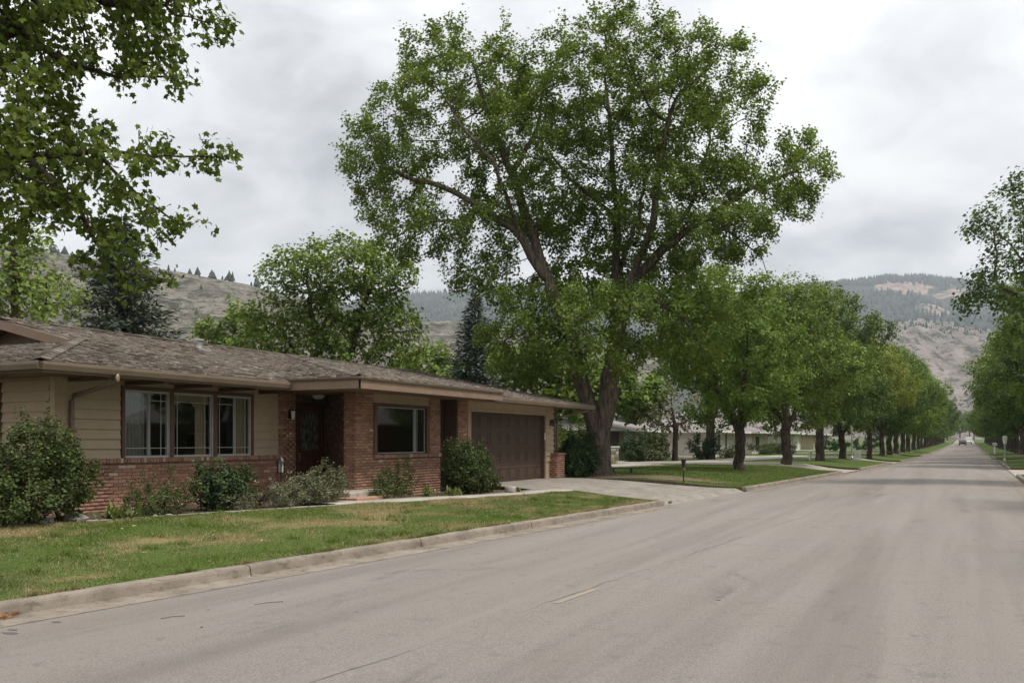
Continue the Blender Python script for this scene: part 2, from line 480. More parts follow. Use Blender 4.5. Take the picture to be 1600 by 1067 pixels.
class MB:
    def __init__(s):
        s.v, s.f = [], []
    def quadbox(s, c8):
        n = len(s.v)
        s.v += [tuple(p) for p in c8]
        s.f += [tuple(n + i for i in q) for q in ((0, 3, 2, 1), (4, 5, 6, 7), (0, 1, 5, 4), (1, 2, 6, 5), (2, 3, 7, 6), (3, 0, 4, 7))]
        return s
    def box(s, x0, x1, y0, y1, z0, z1):
        x0, x1 = min(x0, x1), max(x0, x1); y0, y1 = min(y0, y1), max(y0, y1); z0, z1 = min(z0, z1), max(z0, z1)
        return s.quadbox(((x0, y0, z0), (x1, y0, z0), (x1, y1, z0), (x0, y1, z0), (x0, y0, z1), (x1, y0, z1), (x1, y1, z1), (x0, y1, z1)))
    def beam(s, p, q, w, h, up=(0, 0, 1)):
        p, q, up = Vector(p), Vector(q), Vector(up)
        d = (q - p).normalized()
        a = d.cross(up).normalized() * (w / 2)
        u = a.cross(d).normalized() * (h / 2)
        return s.quadbox((p - a - u, q - a - u, q + a - u, p + a - u, p - a + u, q - a + u, q + a + u, p + a + u))
    def tube(s, pts, r, k=8, caps=True):
        pts = [Vector(p) for p in pts]
        rs = r if isinstance(r, (list, tuple)) else [r] * len(pts)
        n0 = len(s.v)
        for i, p in enumerate(pts):
            d = (pts[min(i + 1, len(pts) - 1)] - pts[max(i - 1, 0)]).normalized()
            ref = Vector((0, 0, 1)) if abs(d.z) < 0.9 else Vector((1, 0, 0))
            a = d.cross(ref).normalized()
            b = d.cross(a).normalized()
            for j in range(k):
                t = 2 * math.pi * j / k
                s.v.append(tuple(p + (a * math.cos(t) + b * math.sin(t)) * rs[i]))
        for i in range(len(pts) - 1):
            for j in range(k):
                s.f.append((n0 + i * k + j, n0 + i * k + (j + 1) % k, n0 + (i + 1) * k + (j + 1) % k, n0 + (i + 1) * k + j))
        if caps:
            s.f.append(tuple(n0 + j for j in range(k)))
            s.f.append(tuple(n0 + (len(pts) - 1) * k + j for j in range(k))[::-1])
        return s
    def poly(s, pts):
        n = len(s.v)
        s.v += [tuple(p) for p in pts]
        s.f.append(tuple(range(n, n + len(pts))))
        return s
    def prism(s, pts, axis, a, b):
        """2D outline extruded along an axis (0 x,1 y,2 z)"""
        n = len(s.v)
        k = len(pts)
        for t in (a, b):
            for u, w in pts:
                p = [u, w]
                p.insert(axis, t)
                s.v.append(tuple(p))
        s.f.append(tuple(range(n, n + k)))
        s.f.append(tuple(range(n + k, n + 2 * k))[::-1])
        for j in range(k):
            s.f.append((n + j, n + (j + 1) % k, n + k + (j + 1) % k, n + k + j))
        return s
    def mesh(s, name, smooth=False, bev=0.0):
        me = bpy.data.meshes.new(name)
        me.from_pydata(s.v, [], s.f)
        import bmesh
        bm = bmesh.new()
        bm.from_mesh(me)
        bmesh.ops.recalc_face_normals(bm, faces=bm.faces)
        if bev:
            es = [e for e in bm.edges if len(e.link_faces) == 2 and e.calc_face_angle(0) > 0.6]
            bmesh.ops.bevel(bm, geom=es, offset=bev, segments=1, affect='EDGES', clamp_overlap=True)
        bm.to_mesh(me)
        bm.free()
        if smooth:
            for p in me.polygons: p.use_smooth = True
        return me
    def obj(s, name, mat, parent=None, smooth=False, bev=0.0):
        return link(name, s.mesh(name, smooth, bev), mat, parent)

def smooth01(t):
    t = np.clip(t, 0, 1)
    return t * t * (3 - 2 * t)

# ------------------------------------------------------------------ the lie of the land
_yy = np.arange(-60, 520.0, 1.0)
def _path(ys, xs, sig=7):
    x = np.interp(_yy, ys, xs)
    k = np.exp(-0.5 * (np.arange(-25, 26) / sig) ** 2)
    k /= k.sum()
    pad = np.concatenate((x[0] + (x[0] - x[1]) * np.arange(25, 0, -1), x, x[-1] + (x[-1] - x[-2]) * np.arange(1, 26)))
    return np.convolve(pad, k, 'valid')
_KL = _path([-60, 5.87, 9.25, 22.7, 49.6, 84, 134, 400, 520], [-14.0, -8.12, -7.78, -6.72, -4.94, -3.2, -2.6, 0.6, 2.0])
_KR = _path([-60, 0, 41, 60, 83, 117, 244, 400, 520], [0.8, 1.75, 2.47, 2.8, 3.1, 3.57, 5.3, 7.2, 8.6])
def kl(y): return np.interp(y, _yy, _KL)
def kr(y): return np.interp(y, _yy, _KR)
def rise(y):
    return np.where(np.asarray(y) > 140, (np.maximum(np.asarray(y, float), 140) - 140) ** 2 * 2.2e-5, 0.0)
def lawn_z(x, y):
    """left of the road the lawns climb from the kerb to house level"""
    t = kl(y) - 0.16 - x
    return 0.14 + 0.26 * smooth01(t / 3.6) + rise(y)
def lawn_zr(x, y):
    t = x - kr(y) - 0.16
    return 0.14 + 0.16 * smooth01(t / 4.0) + rise(y)

def sheet(name, ys, cols, xf, zf, mat, kind='structure', flip=False):
    """a ground sheet: rows along y, columns t in 0..1 mapped by xf(t, y)"""
    V = []
    for y in ys:
        for c in cols:
            x, yy = xf(c, y)
            V.append((x, yy, float(zf(x, yy))))
    nc = len(cols)
    F = []
    for i in range(len(ys) - 1):
        for j in range(nc - 1):
            q = (i * nc + j, i * nc + j + 1, (i + 1) * nc + j + 1, (i + 1) * nc + j)
            F.append(q if not flip else q[::-1])
    me = np_mesh(name, V, F, smooth=True)
    o = link(name, me, mat)
    o['kind'] = kind
    return o

# ground to the horizon
m = MB()
m.poly([(-6000, -3000, -0.12), (6000, -3000, -0.12), (6000, 8000, -0.12), (-6000, 8000, -0.12)])
tag(m.obj('ground', 'earth'), kind='structure')

# road
ys = np.concatenate((np.arange(-40, 100, 2.0), np.arange(100, 441, 8.0)))
def road_z(x, y):
    c = (kl(y) + kr(y)) / 2
    h = (kr(y) - kl(y)) / 2
    return 0.06 * (1 - min(1, abs((x - c) / h)) ** 2) + float(rise(y))
road = sheet('road', ys, np.linspace(0, 1, 13), lambda t, y: (kl(y) + t * (kr(y) - kl(y)), y), road_z, 'asphalt')

# road marks, cracks, patches (flat on the road)
def road_strip(name, pts, w, mat, dz=0.004, wob=0.0):
    V, F = [], []
    pts = [np.array(p, float) for p in pts]
    P = []
    for a, b in zip(pts[:-1], pts[1:]):
        n = max(2, int(np.linalg.norm(b - a) / 0.25))
        for i in range(n):
            P.append(a + (b - a) * i / n)
    P.append(pts[-1])
    for i, p in enumerate(P):
        d = P[min(i + 1, len(P) - 1)] - P[max(i - 1, 0)]
        n = np.array((-d[1], d[0])) / (np.linalg.norm(d) + 1e-9)
        o = rng.normal(0, wob) if wob else 0
        ww = w * (max(0.10, rng.uniform(.1, 1.0) * (.6 + .5 * math.sin(i * .31 + w * 900))) if wob else 1)
        for s in (-.5, .5):
            q = p + n * (o + s * ww)
            V.append((q[0], q[1], road_z(q[0], q[1]) + dz))
    for i in range(len(P) - 1):
        F.append((2 * i, 2 * i + 1, 2 * i + 3, 2 * i + 2))
    return link(name, np_mesh(name, V, F), mat, road)
def cl(y): return -3.62 + 0.055 * (y - 8.0) if y < 30 else -2.41 + 0.05 * (y - 30)
for y0 in (8.3, 19.4, 30.5):
    road_strip('lane_marking', [(cl(y0), y0), (cl(y0 + 0.5), y0 + 0.5), (cl(y0 + 1.0), y0 + 1.0)], 0.085, 'yellow')
road_strip('crack', [(cl(3.5) - 0.12, 3.5), (cl(7) - 0.1, 7), (cl(12) - 0.05, 12), (cl(18), 18), (cl(24) + .05, 24), (cl(34), 34)], 0.022, 'crack', 0.003, 0.02)
road_strip('crack', [(-7.0, 14.2), (-5.2, 14.9), (-3.1, 15.35), (-2.2, 15.3)], 0.016, 'crack', 0.003, 0.012)
road_strip('crack', [(-3.2, 14.2), (-1.6, 14.5), (0.2, 15.2), (1.6, 15.6)], 0.016, 'crack', 0.003, 0.014)
road_strip('crack', [(-4.8, 22.6), (-2.2, 23.7), (0.4, 24.6), (1.9, 25.2)], 0.022, 'crack', 0.003, 0.02)
def patch(px, py, wx, wy, mat):
    p = at(px, py, CAM_H * FOC / (py - 688))
    n = 14
    V = [(p[0] + wx * math.cos(t) * rng.uniform(.7, 1.2), p[1] + wy * math.sin(t) * rng.uniform(.7, 1.2)) for t in np.linspace(0, 2 * math.pi, n, endpoint=False)]
    mb = MB()
    mb.poly([(x, y, road_z(x, y) + 0.0035) for x, y in V])
    mb.obj('tar_patch', mat, road)
for a in ((15, 992, .10, .035), (88, 974, .06, .03), (20, 986, .06, .03)):
    patch(*a, 'tar')

# ------------------------------------------------------------------ kerbs, made of poured lengths with open joints
def kerb(name, fx, side, spans, label):
    root = empty(name)
    tag(root, kind='structure')
    prof = [(-0.46, 0.018), (-0.02, 0.002), (0.0, 0.012), (0.018, 0.105), (0.032, 0.130), (0.060, 0.142), (0.155, 0.145), (0.165, 0.02)]
    for y0, y1 in spans:
        n = max(1, round((y1 - y0) / (3.4 if y0 < 60 else 9)))
        L = (y1 - y0) / n
        for i in range(n):
            a, b = y0 + i * L + 0.009, y0 + (i + 1) * L - 0.009
            V, F = [], []
            st = np.linspace(a, b, 4)
            for y in st:
                for t, z in prof:
                    zz = z + float(rise(y)) + (rng.normal(0, 0.002) if z > 0.1 else 0)
                    V.append((fx(y) + side * t, y, (road_z(fx(y) + side * t, y) + (.004 if t < -.3 else .006)) if t < 0 else zz))
            k = len(prof)
            for r_ in range(3):
                for j in range(k - 1):
                    q = (r_ * k + j, r_ * k + j + 1, (r_ + 1) * k + j + 1, (r_ + 1) * k + j)
                    F.append(q)
            me = bpy.data.meshes.new('kerb_stone')
            me.from_pydata(V, [], F + [tuple(range(1, k)), tuple(3 * k + j for j in range(1, k))[::-1]])
            o = link('kerb_stone', me, 'kerb', root)
    return root
DRIVE_Y = [(22.75, 30.4), (48.4, 54.2), (70, 75.5), (96, 101), (124, 129)]
DRIVE_R = [(47.5, 58.5), (83, 88), (108, 113)]
def spans(y0, y1, gaps):
    out, c = [], y0
    for a, b in gaps:
        out.append((c, a)); c = b
    out.append((c, y1))
    return out
kerb('kerb', lambda y: float(kl(y)), -1, spans(-12.6, 300, DRIVE_Y), '')
kerb('kerb', lambda y: float(kr(y)), 1, spans(-6, 300, DRIVE_R), '')

# ------------------------------------------------------------------ lawns, beds, drives, walks
BK_Y = [-30, 0, 8.75, 10.25, 13.3, 14.9, 16.2, 20.4, 22.75]
BK_X = [-24, -16.0, -12.96, -12.45, -11.55, -11.05, -10.5, -9.55, -9.3]
def lawn_back(y): return np.interp(y, BK_Y, BK_X)
tcol = np.array([0, .02, .05, .1, .15, .22, .3, .4, .55, .7, .85, 1.0])
def uneven(x, y):
    return 0.012 * math.sin(x * 2.3 + y * 1.1) * math.sin(y * 1.7 - x) 
sheet('lawn_front', np.arange(-30, 22.76, 0.6575), tcol,
      lambda t, y: (kl(y) - 0.16 + t * (lawn_back(y) - kl(y) + 0.16), y),
      lambda x, y: lawn_z(x, y) + uneven(x, y) * min(1, (kl(y) - .16 - x) * 2), 'grass', flip=True)
sheet('flower_bed', np.arange(-30, 22.76, 0.6575), np.linspace(0, 1, 14),
      lambda t, y: (lawn_back(y) + t * (-27 - lawn_back(y)), y),
      lambda x, y: lawn_z(lawn_back(y), y) - 0.03 + 0.05 * math.sin(min(1, max(0, (lawn_back(y) - x) / 1.2)) * math.pi) + 0.02 * math.sin(x * 5.1) * math.sin(y * 4.3), 'soil', flip=True)
V = []
for t in np.linspace(0, 1, 12):
    x = float(kl(22.75)) - .16 + t * (-9.3 - float(kl(22.75)) + .16)
    V += [(x, 22.751, float(lawn_z(x, 22.75)) + .002), (x, 22.751, -.15)]
tag(link('lawn_edge', np_mesh('lawn_edge', V, [(2 * i, 2 * i + 1, 2 * i + 3, 2 * i + 2) for i in range(11)]), 'soil'), kind='structure')
# driveway in front of the garage, poured in slabs
def drive_z(x, y):
    k = float(kl(y))
    t = (k - x) / 5.6
    lip = 0.055 * smooth01((k - x) / 0.35)
    return 0.025 + lip + 0.33 * smooth01(max(0, t - 0.03)) + float(rise(y)) + 0.012 * (t > 0)
drv = empty('driveway')
tag(drv, kind='structure')
def drive_y(s, x):
    k = -6.7
    f = min(1, max(0, (k - x) / 5.4))
    lo = 22.75
    hi = 30.4 - 1.9 * f
    return lo + s * (hi - lo)
for (s0, s1) in ((0, .5), (.5, 1)):
    for (x0, x1) in ((0, 0.36), (.36, .68), (.68, 1)):
        V, F = [], []
        nx, ny = 9, 5
        for i in range(nx):
            for j in range(ny):
                s = s0 + (s1 - s0) * (j / (ny - 1) * .996 + .002)
                u = x0 + (x1 - x0) * (i / (nx - 1) * .996 + .002)
                yg = drive_y(s, -9)
                k = float(kl(yg))
                x = k - 0.0 - u * (12.9 + k)
                y = drive_y(s, x)
                V.append((x + (.05 if i == 0 and x0 == 0 else 0), y, drive_z(x, y) if i or x0 else -.05))
        for i in range(nx - 1):
            for j in range(ny - 1):
                F.append((i * ny + j, i * ny + j + 1, (i + 1) * ny + j + 1, (i + 1) * ny + j))
        link('slab', np_mesh('slab', V, F, smooth=True), 'concrete', drv)
m = MB()
m.box(-13.2, -6.9, 22.8, 29.2, -0.1, 0.012)
m.obj('slab_bed', 'soil', drv)
# front walk
walk = empty('front_walk')
tag(walk, kind='structure')
ws = np.linspace(14.6, 22.7, 8)
for a, b in zip(ws[:-1], ws[1:]):
    V, F = [], []
    for y in np.linspace(a + .008, b - .008, 4):
        xb = float(lawn_back(y)) - 0.02
        for t, z in ((0, -.05), (0, .03), (0.95, .03), (.95, -.05)):
            V.append((xb - t, y, float(lawn_z(lawn_back(y), y)) + z))
    for i in range(3):
        for j in range(3):
            F.append((i * 4 + j, i * 4 + j + 1, (i + 1) * 4 + j + 1, (i + 1) * 4 + j))
    link('paving_slab', np_mesh('paving_slab', V, F), 'walk', walk)
# stone edging strip between lawn and bed, left of the walk
edg = empty('bed_edging')
tag(edg, kind='structure')
y = 7.0
while y < 14.5:
    L = random.uniform(.28, .45)
    xa, xb = float(lawn_back(y)), float(lawn_back(y + L))
    z = float(lawn_z(xa, y))
    mb = MB()
    mb.beam((xa, y + .01, z - .008), (xb, y + L - .02, z - .008 + random.uniform(-.01, .006)), random.uniform(.05, .085), .05)
    mb.obj('edging_stone', 'stone', edg, bev=.008)
    y += L
# lawns beyond the driveway
def lawn_piece(name, y0a, y0b, y1, depth, ny, right=False):
    def xf(t, s):
        if right:
            y = y0a + s * (y1 - y0a)
            return kr(y) + 0.16 + t * depth, y
        yb = y0a + (y0b - y0a) * min(1, t * depth / 5.5)
        y = yb + s * (y1 - yb)
        return kl(y) - 0.16 - t * depth, y
    tc = np.concatenate((np.array([0, .25, .5, 1, 1.5, 2.2, 3, 4, 6, 10]) / depth, np.linspace(14 / depth, 1, 4)))
    for e in (0.0, 1.0):
        V = []
        for t in tc:
            x, y = xf(t, e)
            z = float(lawn_zr(x, y) if right else lawn_z(x, y))
            V += [(x, y, z - .003), (x, y, -.15)]
        tag(link('lawn_edge', np_mesh('lawn_edge', V, [(2 * i, 2 * i + 1, 2 * i + 3, 2 * i + 2) for i in range(len(tc) - 1)]), 'soil'), kind='structure')
    return sheet(name, np.linspace(0, 1, ny), tc, xf, (lambda x, y: lawn_zr(x, y) - .004) if right else (lambda x, y: lawn_z(x, y) - .004), 'grass_green', flip=not right)
yb = [d for g in DRIVE_Y for d in g]
lawn_piece('lawn_beyond_driveway', 30.4, 28.7, 48.4, 40, 26)
prev = 54.2
for a, b in DRIVE_Y[2:]:
    lawn_piece('lawn_along_street', prev, prev, a, 60, 12); prev = b
lawn_piece('lawn_along_street', prev, prev, 440, 90, 40)
prev = -30
for a, b in DRIVE_R:
    lawn_piece('lawn_right_side', prev, prev, a, 60, 16, True); prev = b
lawn_piece('lawn_right_side', prev, prev, 440, 90, 40, True)
def side_drive(y0, y1, right=False, depth=40):
    def xf(t, s):
        y = y0 + s * (y1 - y0)
        return (kr(y) + t * depth, y) if right else (kl(y) - t * depth, y)
    tc = np.array([0, .3, .8, 1.6, 3, 5, 10, 20, depth]) / depth
    zf = (lambda x, y: 0.03 + (lawn_zr(x, y) - .14 + .03) * smooth01((x - kr(y)) / 3.0)) if right else (lambda x, y: 0.03 + (lawn_z(x, y) - .03 + .006) * smooth01((kl(y) - x) / 3.5))
    return sheet('side_driveway', np.linspace(0, 1, 4), tc, xf, zf, 'walk', flip=not right)
for a, b in DRIVE_Y[1:]:
    side_drive(a, b)
for a, b in DRIVE_R:
    side_drive(a, b, True)
# worn bare earth under the big tree, thin grass over it
V, F = [], []
nr_, na_ = 7, 26
for i in range(nr_):
    for j in range(na_):
        a = 2 * math.pi * j / na_
        rr = i / (nr_ - 1) * (1 + .18 * math.sin(a * 3 + 1) + .12 * math.sin(a * 7))
        x = -11.0 + rr * (3.0 * math.cos(a)); y = 31.0 + rr * 1.75 * math.sin(a) + .12 * (x + 11)
        y = max(y, 28.75 + .28 * (x + 12.0) if x > -12 else 28.75)
        V.append((x, y, float(lawn_z(x, y)) + .006))
for i in range(nr_ - 1):
    for j in range(na_):
        F.append((i * na_ + j, i * na_ + (j + 1) % na_, (i + 1) * na_ + (j + 1) % na_, (i + 1) * na_ + j))
tag(link('bare_soil', np_mesh('bare_soil', V, F, smooth=True), 'dry_soil'), kind='structure')
# neighbour's long pale path that runs along the lawn
pp = [(-18.5, 33.5), (-14.6, 39.5), (-13.0, 48), (-11.8, 58), (-11.0, 68), (-10.6, 80)]
V, F = [], []
P2 = np.array(pp)
yq = np.linspace(33.5, 80, 30)
xq = np.interp(yq, P2[:, 1], P2[:, 0])
for x, y in zip(xq, yq):
    for dx in (-3.2, -2, -.9, 0):
        V.append((x + dx, y, float(lawn_z(x + dx, y)) + .012))
for i in range(len(yq) - 1):
    for j in range(3):
        F.append((i * 4 + j, i * 4 + j + 1, (i + 1) * 4 + j + 1, (i + 1) * 4 + j))
tag(link('side_path', np_mesh('side_path', V, F), 'walk'), kind='structure')

# ------------------------------------------------------------------ grass blades
def blades(name, n, sampler, h, w, mat, label):
    x, y, z, hs = sampler(n)
    n = len(x)
    a = rng.uniform(0, 2 * np.pi, n)
    hh = h * rng.uniform(.5, 1.3, n) * hs
    ww = w * rng.uniform(.7, 1.3, n)
    lean = rng.normal(0, .55, (n, 2)) * hh[:, None]
    V = np.empty((n, 3, 3), np.float32)
    V[:, 0] = np.stack((x - np.cos(a) * ww, y - np.sin(a) * ww, z - .004), 1)
    V[:, 1] = np.stack((x + np.cos(a) * ww, y + np.sin(a) * ww, z - .004), 1)
    V[:, 2] = np.stack((x + lean[:, 0], y + lean[:, 1], z + hh), 1)
    me = np_mesh(name, V.reshape(-1, 3), np.arange(3 * n).reshape(-1, 3), rng.uniform(0, 1, n))
    return tag(link(name, me, mat), label, 'grass', kind='stuff')
def s_front(n):
    y = np.where(rng.uniform(0, 1, n) < .86, 3.5 + 19.2 * rng.uniform(0, 1, n) ** 1.25, rng.uniform(-4, 3.5, n))
    t = rng.uniform(0, 1, n)
    x = kl(y) - .17 + t * (lawn_back(y) - kl(y) + .17)
    z = lawn_z(x, y) + 0.012 * np.sin(x * 2.3 + y * 1.1) * np.sin(y * 1.7 - x) * np.minimum(1, (kl(y) - .16 - x) * 2)
    cl_ = 0.75 + 0.45 * np.sin(x * 3.1 + 1.7 * np.sin(y * 2.2)) * np.sin(y * 2.7 + np.sin(x * 4))
    edge = 1 + 0.7 * np.exp(-(kl(y) - .17 - x) / .08) * rng.uniform(0, 1, n)
    return x, y, z, np.clip(cl_, .45, 1.3) * edge
blades('grass', 260000, s_front, .040, .0032, 'grass', 'patchy green and straw coloured grass of the front lawn')
def s_tall(n):
    c = np.stack((rng.uniform(0, 1, 90), rng.uniform(3, 22, 90)), 1)
    k = rng.integers(0, 90, n)
    y = c[k, 1] + rng.normal(0, .07, n)
    x = kl(y) - .2 + c[k, 0] * (lawn_back(y) - kl(y) + .25) + rng.normal(0, .06, n)
    return x, y, lawn_z(x, y), rng.uniform(.6, 1.3, n)
blades('grass', 9000, s_tall, .085, .004, 'grass_green', 'longer clumps of grass and weed scattered in the front lawn')
fl = MB()
for k in range(170):
    y_ = rng.uniform(3.5, 22); x_ = float(kl(y_)) - .2 - rng.uniform(0, 1) ** 1.6 * 3.2
    if x_ < lawn_back(y_): continue
    p_ = np.array((x_, y_, float(lawn_z(x_, y_)) + rng.uniform(.015, .035)))
    a = rng.normal(0, .02, 3) * (1, 1, .4); b = rng.normal(0, .02, 3) * (1, 1, .4)
    fl.poly([p_, p_ + a, p_ + a + b, p_ + b])
tag(fl.obj('fallen_leaves', 'litter'), 'pale dead leaves lying on the front lawn', 'leaves', kind='stuff')
def s_edge(n):
    y = rng.uniform(-4, 22.5, n)
    cl_ = np.sin(y * 5.2 + 1.3 * np.sin(y * 2.3)) + .5 * np.sin(y * 13.1)
    keep = cl_ > -.2
    y = y[keep]
    x = kl(y) - .165 - np.abs(rng.normal(0, .035, len(y))) + .03
    return x, y, np.full(len(y), .135), np.clip(.5 + cl_[keep] * .7, .3, 1.6)
blades('grass', 26000, s_edge, .060, .004, 'grass', 'ragged grass tufts hanging over the near kerb edge')
def s_beyond(n):
    y = rng.uniform(30.4, 48.3, n)
    x = kl(y) - .17 - rng.uniform(0, 9, n) ** 1.0
    k = (((x + 11) / 3.0) ** 2 + ((y - 31 - .12 * (x + 11)) / 1.75) ** 2 > 1) | (rng.uniform(0, 1, n) < .25)
    k &= y > 28.8 + .28 * (x + 12.0)
    x, y = x[k], y[k]
    return x, y, lawn_z(x, y) - .004, np.ones(len(x))
blades('grass', 70000, s_beyond, .05, .006, 'grass_green', 'mown grass of the lawn beyond the driveway')

def s_right(n):
    y = rng.uniform(-4, 46, n)
    x = kr(y) + .17 + rng.uniform(0, 7, n)
    return x, y, lawn_zr(x, y) - .004, np.ones(n)
blades('grass', 70000, s_right, .05, .006, 'grass_green', 'mown grass of the verge on the right of the street')

# ------------------------------------------------------------------ the ranch house
HX = lambda d: -d
DL, DP, DD = 14.2, 12.37, 14.9           # planes of left wing, brick bay, front door
ZG, ZS = 0.30, 2.83                      # ground and soffit
EL, EC, EG, RD = 13.09, 11.2, 11.5, 18.5   # eaves and ridge distances
Y0, YC, YE, YA, YR = 9.5, 15.49, 22.1, 22.0, 29.9
ZE, ZR = 2.97, 4.31
ZEC, ZEG = 3.05, 2.92
house = empty('ranch_house', (-14.2, 10.69, 0.3))
tag(house, 'long low brick and beige siding ranch house with weathered shake roof', 'house')
HM = Matrix.Translation((14.2, -10.69, -0.3))
def hp(o, parent=None):
    """parent a world-space part under the house (or one of its parts) without moving it"""
    p = parent or house
    o.parent = p
    if p is house:
        o.matrix_parent_inverse = HM
    return o

BR = []   # (wall part, origin, along, normal, width, height)
unit_brick = MB()
unit_brick.v = [(-.5, 0, -.5), (.5, 0, -.5), (.5, 0, .5), (-.5, 0, .5), (-.488, 1, -.47), (.488, 1, -.47), (.488, 1, .47), (-.488, 1, .47)]
unit_brick.f = [(4, 5, 6, 7), (0, 1, 5, 4), (1, 2, 6, 5), (2, 3, 7, 6), (3, 0, 4, 7)]
UB = unit_brick.mesh('brick')
UB.materials.append(MAT['brick'])
def brick_face(part, o, a, n, L, z0, z1, holes=(), step=0.0677, bl=0.205):
    """running bond on a vertical face: o start (x,y), a along, n outward"""
    z, row = z0, 0
    while z + step * .6 < z1:
        h = min(step, z1 - z) - 0.010
        s = -(bl / 2) * (row % 2)
        while s < L:
            e0, e1 = max(0, s), min(L, s + bl)
            if e1 - e0 > 0.03:
                cm, zc = (e0 + e1) / 2, z + h / 2
                if not any(h0 < cm < h1 and h2 < zc < h3 for h0, h1, h2, h3 in holes):
                    BR.append((part, (o[0] + a[0] * cm, o[1] + a[1] * cm, zc), a, n, e1 - e0 - .010, h))
            s += bl
        z += step
        row += 1

def wallpart(name, mat, *boxes):
    mb = MB()
    for b in boxes: mb.box(*b)
    return hp(mb.obj(name, mat))
wl = wallpart('brick_wall', 'mortar', (-DL - .15, -DL, 10.69, 16.38, ZG - .3, 1.27))
brick_face(wl, (-DL, 10.69), (0, 1), (1, 0), 5.69, ZG - .08, 1.27)
wls = wallpart('brick_wall', 'mortar', (-23.5, -DL, 10.55, 10.69 + .001, ZG - .3, 1.27))
brick_face(wls, (-DL, 10.55), (-1, 0), (0, -1), 9.2, ZG - .08, 1.27)
ws_ = wallpart('brick_wall', 'mortar', (-DL - .15, -DL, 16.384, 17.04, ZG - .3, ZS))
brick_face(ws_, (-DL, 16.384), (0, 1), (1, 0), .656, ZG - .08, ZS)
wd = wallpart('brick_wall', 'mortar', (-DD - .15, -DD, 16.9, 17.83, ZG - .3, ZS), (-DD - .15, -DD, 18.99, 19.3, ZG - .3, ZS), (-DD - .15, -DD, 17.83, 18.99, 2.66, ZS))
brick_face(wd, (-DD, 16.9), (0, 1), (1, 0), .93, ZG, ZS)
# diagonal porch wall from the corner pillar back to the door
da = np.array((-(14.9 - 12.76), 19.15 - 17.32)); dl_ = np.linalg.norm(da); da = da / dl_
dn = np.array((-da[1], da[0]))
if dn[1] > 0: dn = -dn
mb = MB()
p0 = np.array((-12.76, 17.32)); p1 = p0 + da * dl_
q = [p0, p1, p1 - dn * .12, p0 - dn * .12]
mb.quadbox([(*c, ZG - .3) for c in q] + [(*c, ZS) for c in q])
wdg = hp(mb.obj('brick_wall', 'mortar'))
brick_face(wdg, tuple(p0), tuple(da), tuple(dn), dl_, ZG + .25, ZS)
pil = wallpart('corner_pillar', 'mortar', (-12.73, -DP, 16.97, 17.64, ZG - .3, ZS))
brick_face(pil, (-DP, 16.97), (0, 1), (1, 0), .67, ZG - .08, ZS)
brick_face(pil, (-DP, 16.97), (-1, 0), (0, -1), .36, ZG - .08, ZS)
wb = wallpart('brick_wall', 'mortar', (-DP - .15, -DP, 17.642, 20.15, ZG - .3, 1.27), (-DP - .15, -DP, 20.15, 20.74, ZG - .3, ZS))
brick_face(wb, (-DP, 17.642), (0, 1), (1, 0), 3.098, ZG - .08, 1.27)
brick_face(wb, (-DP, 20.15), (0, 1), (1, 0), .59, 1.36, ZS)
p2 = wallpart('garage_pillar', 'mortar', (-12.9, -DP + .05, 21.6, 22.18, ZG - .3, ZS))
brick_face(p2, (-DP + .05, 21.6), (0, 1), (1, 0), .58, ZG, ZS)
MB().box(-12.9, -DP + .02, 21.57, 21.599, ZG, ZS).obj('side_board', 'trim_brown', p2)
p3 = wallpart('garage_pier', 'mortar', (-12.6, -12.08, 28.02, 28.62, ZG - .3, 1.21))
brick_face(p3, (-12.08, 28.02), (0, 1), (1, 0), .6, ZG, 1.21)
brick_face(p3, (-12.08, 28.02), (-1, 0), (0, -1), .5, ZG, 1.21)
mb = MB(); mb.box(-12.65, -12.04, 27.98, 28.66, 1.21, 1.27)
hp(mb.obj('pier_cap', 'brick'))
# rowlock sills, brick by brick
def rowlock(part, x, y0, y1, z0, z1, proud=.045):
    n = round((y1 - y0) / .0775)
    st = (y1 - y0) / n
    for i in range(n):
        o = link('sill_brick', UB, None, part)
        w = st - .012
        yc = y0 + (i + .5) * st
        o.matrix_world = Matrix.Translation((0, 0, 0))
        M4 = Matrix(((0, proud, 0, x), (w, 0, 0, yc), (0, 0, z1 - z0, (z0 + z1) / 2), (0, 0, 0, 1)))
        o.matrix_basis = M4
s1 = wallpart('sill', 'mortar', (-DL - .1, -DL + .01, 10.69, 16.38, 1.272, 1.36))
s2 = wallpart('sill', 'mortar', (-DP - .1, -DP + .01, 17.642, 20.74, 1.272, 1.36))
LOC = {}
def wfix(o, part, M4):
    """place a child by a world matrix under a part that sits under the house"""
    o.parent = part
    o.matrix_basis = M4
# the parts above were built in world space with HM as parent inverse, so their children's local space is world space
rowlock(s1, -DL + .01, 10.69, 16.38, 1.272, 1.362)
rowlock(s2, -DP + .01, 17.642, 20.74, 1.272, 1.362)

